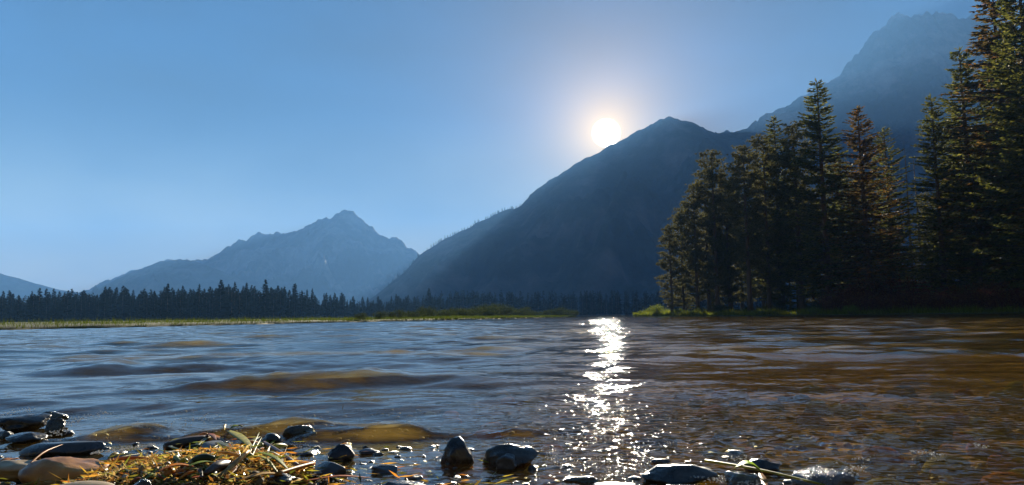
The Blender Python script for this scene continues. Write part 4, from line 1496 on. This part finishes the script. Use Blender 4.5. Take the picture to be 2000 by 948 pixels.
litter('reed_strip', (600, 946), (724, 940), 12, 'red', 'reddish-brown reed strip along the bottom edge right of the heap', 'reed', lift=(0.006, 0.012, 0.006))
litter('fallen_reed', (205, 914), (290, 908), 7, 'amber', 'rusty reed lying just right of the ochre boulder', 'stem', round_=True)
litter('fallen_grass', (210, 906), (262, 899), 8, 'yellow', 'lime-edged blade beside the flat black stone', 'grass blade')
litter('twig', (36, 948), (120, 915), 4, 'amber', 'thin rusty twig resting on the ochre boulder', 'twig', round_=True, lift=(0.020, 0.046, 0.048))
litter('leaf', (0, 918), (36, 908), 20, 'amber', 'orange leaf at the lower left corner', 'leaf')
litter('leaf', (-8, 944), (30, 936), 24, 'amber', 'curled brown-orange leaf at the bottom left corner', 'leaf')

lr = random.Random(31)
LC = dict(tan='tan', straw='pale straw', amber='amber', orange='orange', yellow='yellow-green', green='green', brown='dark brown', red='rust-red', dkgreen='dark green')
for i in range(120):
    px = lr.triangular(195, 600, 380)
    py = lr.uniform(858 if px > 330 else 892, 950)
    L_ = lr.uniform(14, 52)
    an = lr.gauss(-0.15, 0.55)
    mat = lr.choice(['tan', 'straw', 'amber', 'orange', 'yellow', 'green', 'yellow', 'green', 'brown', 'red', 'dkgreen'])
    litter('reed_scrap', (px - L_ / 2 * math.cos(an), py - L_ / 2 * math.sin(an)), (px + L_ / 2 * math.cos(an), py + L_ / 2 * math.sin(an)),
           lr.uniform(4, 13), mat, f'{LC[mat]} scrap of reed or leaf tangled in the litter heap', 'reed', bend=lr.uniform(-0.2, 0.2),
           lift=(lr.uniform(0.002, 0.010), lr.uniform(0.004, 0.014), lr.uniform(0.002, 0.010)), round_=lr.random() < 0.3,
           group='scraps in the litter heap')

# leaf and stem at the lower right
A = on_plane(1378, 900, 0.02)
B = on_plane(1612, 948, 0.03)
Am, Bm = A, B
stem_pts = [A, A.lerp(B, 0.5) + Vector((0, 0, 0.004)), B]
o = link('fallen_reed', blade_mesh([p - A for p in stem_pts], 0.0055, 'yellow', round_=True, taper=(1, 0.9, 0.8, 0.6)), loc=A)
tag(o, 'long thin yellow-green stem lying across the stones at the lower right', 'stem', 'plant litter on the shore')
A = on_plane(1434, 915, 0.035)
B = on_plane(1490, 922, 0.030)
o = link('leaf', None, loc=A)
tag(o, 'bright lime-green oval leaf resting on the yellow stem', 'leaf', 'plant litter on the shore')
mid = A.lerp(B, 0.5) + Vector((0, 0, 0.012))
link('blade', blade_mesh([Vector((0, 0, 0)), mid - A, B - A], 0.026, 'lime', taper=(0.1, 1.0, 1.0, 0.1), roll=0.0), o)
link('midrib', blade_mesh([Vector((0, 0, 0.0006)), mid - A + Vector((0, 0, 0.0006)), B - A], 0.0016, 'yellow', round_=True, taper=(1, 1, 0.8, 0.4)), o)
A = on_plane(1485, 925, 0.02)
B = on_plane(1500, 958, 0.015)
o = link('reed_scrap', blade_mesh([Vector((0, 0, 0)), (B - A) / 2, B - A], 0.012, 'orange', taper=(0.5, 1, 0.7, 0.2)), loc=A)
tag(o, 'orange blade hanging down beside the lime-green leaf', 'reed', 'plant litter on the shore')
A = on_plane(667, 801, 0.0)
o = link('twig', blade_mesh([Vector((0, 0, -0.03)), Vector((0.002, 0, 0.004)), Vector((0.008, 0, 0.014))], 0.003, 'brown', round_=True), loc=A + Vector((0, 0, 0.005)))
tag(o, 'thin twig tip poking out of the water left of centre', 'twig', 'plant litter on the shore')

# the fine crumbs of the litter heap
cr = np.random.default_rng(91)
n = 15000
x = cr.normal(-0.58, 0.12, n)
y = cr.normal(1.40, 0.13, n)
z = ground_z(x, y)
keep = z > 0.012
x, y, z = x[keep], y[keep], z[keep]
n = len(x)
g = Geo()
d = np.stack([cr.normal(0, 1, n), cr.normal(0, 1, n), cr.normal(0.1, 0.30, n)], -1)
g.diamonds(np.stack([x, y, z + cr.uniform(0, 0.008, n)], -1), d, cr.uniform(0.004, 0.018, n), cr.uniform(0.0015, 0.005, n), unit(n, cr))
crumb = leaf_mat('litter_crumbs', [(0.0, (0.07, 0.03, 0.01)), (0.3, (0.34, 0.15, 0.03)), (0.6, (0.55, 0.33, 0.09)), (0.85, (0.66, 0.48, 0.19)), (1.0, (0.26, 0.28, 0.03))], 0.45, rough=0.25, spec=0.5)
ns = 1300
sx_, sy_ = cr.normal(-0.60, 0.15, ns), cr.normal(1.39, 0.14, ns)
extra = cr.random(ns) < 0.25
sx_ = np.where(extra, cr.uniform(-1.05, 0.0, ns), sx_)
sy_ = np.where(extra, cr.uniform(1.22, 1.42, ns), sy_)
sz_ = np.maximum(ground_z(sx_, sy_), 0.0)
sd_ = np.stack([cr.normal(0, 1.0, ns), cr.normal(0, 0.6, ns), cr.normal(0.0, 0.12, ns)], -1)
strands = Geo()
strands.diamonds(np.stack([sx_, sy_, sz_ + cr.uniform(0.003, 0.013, ns)], -1), sd_, cr.uniform(0.015, 0.042, ns), cr.uniform(0.0018, 0.0045, ns), np.stack([cr.normal(0, 0.5, ns), cr.normal(0, 1, ns), cr.normal(0, 0.6, ns)], -1))
strand_mat = leaf_mat('wet_weed_strands', [(0.0, (0.06, 0.05, 0.01)), (0.25, (0.18, 0.20, 0.02)), (0.45, (0.42, 0.33, 0.04)), (0.7, (0.66, 0.34, 0.05)), (1.0, (0.55, 0.18, 0.02))], 0.5, rough=0.3, spec=0.4)
tag(link('weed_strands', strands.mesh('weed_strands', strand_mat)), 'short wet weed strands strewn over the litter heap and stones', 'weed', kind='stuff')
tag(link('plant_litter', g.mesh('plant_litter', crumb)), 'heap of fine wet plant litter on the shore', 'litter', kind='stuff')
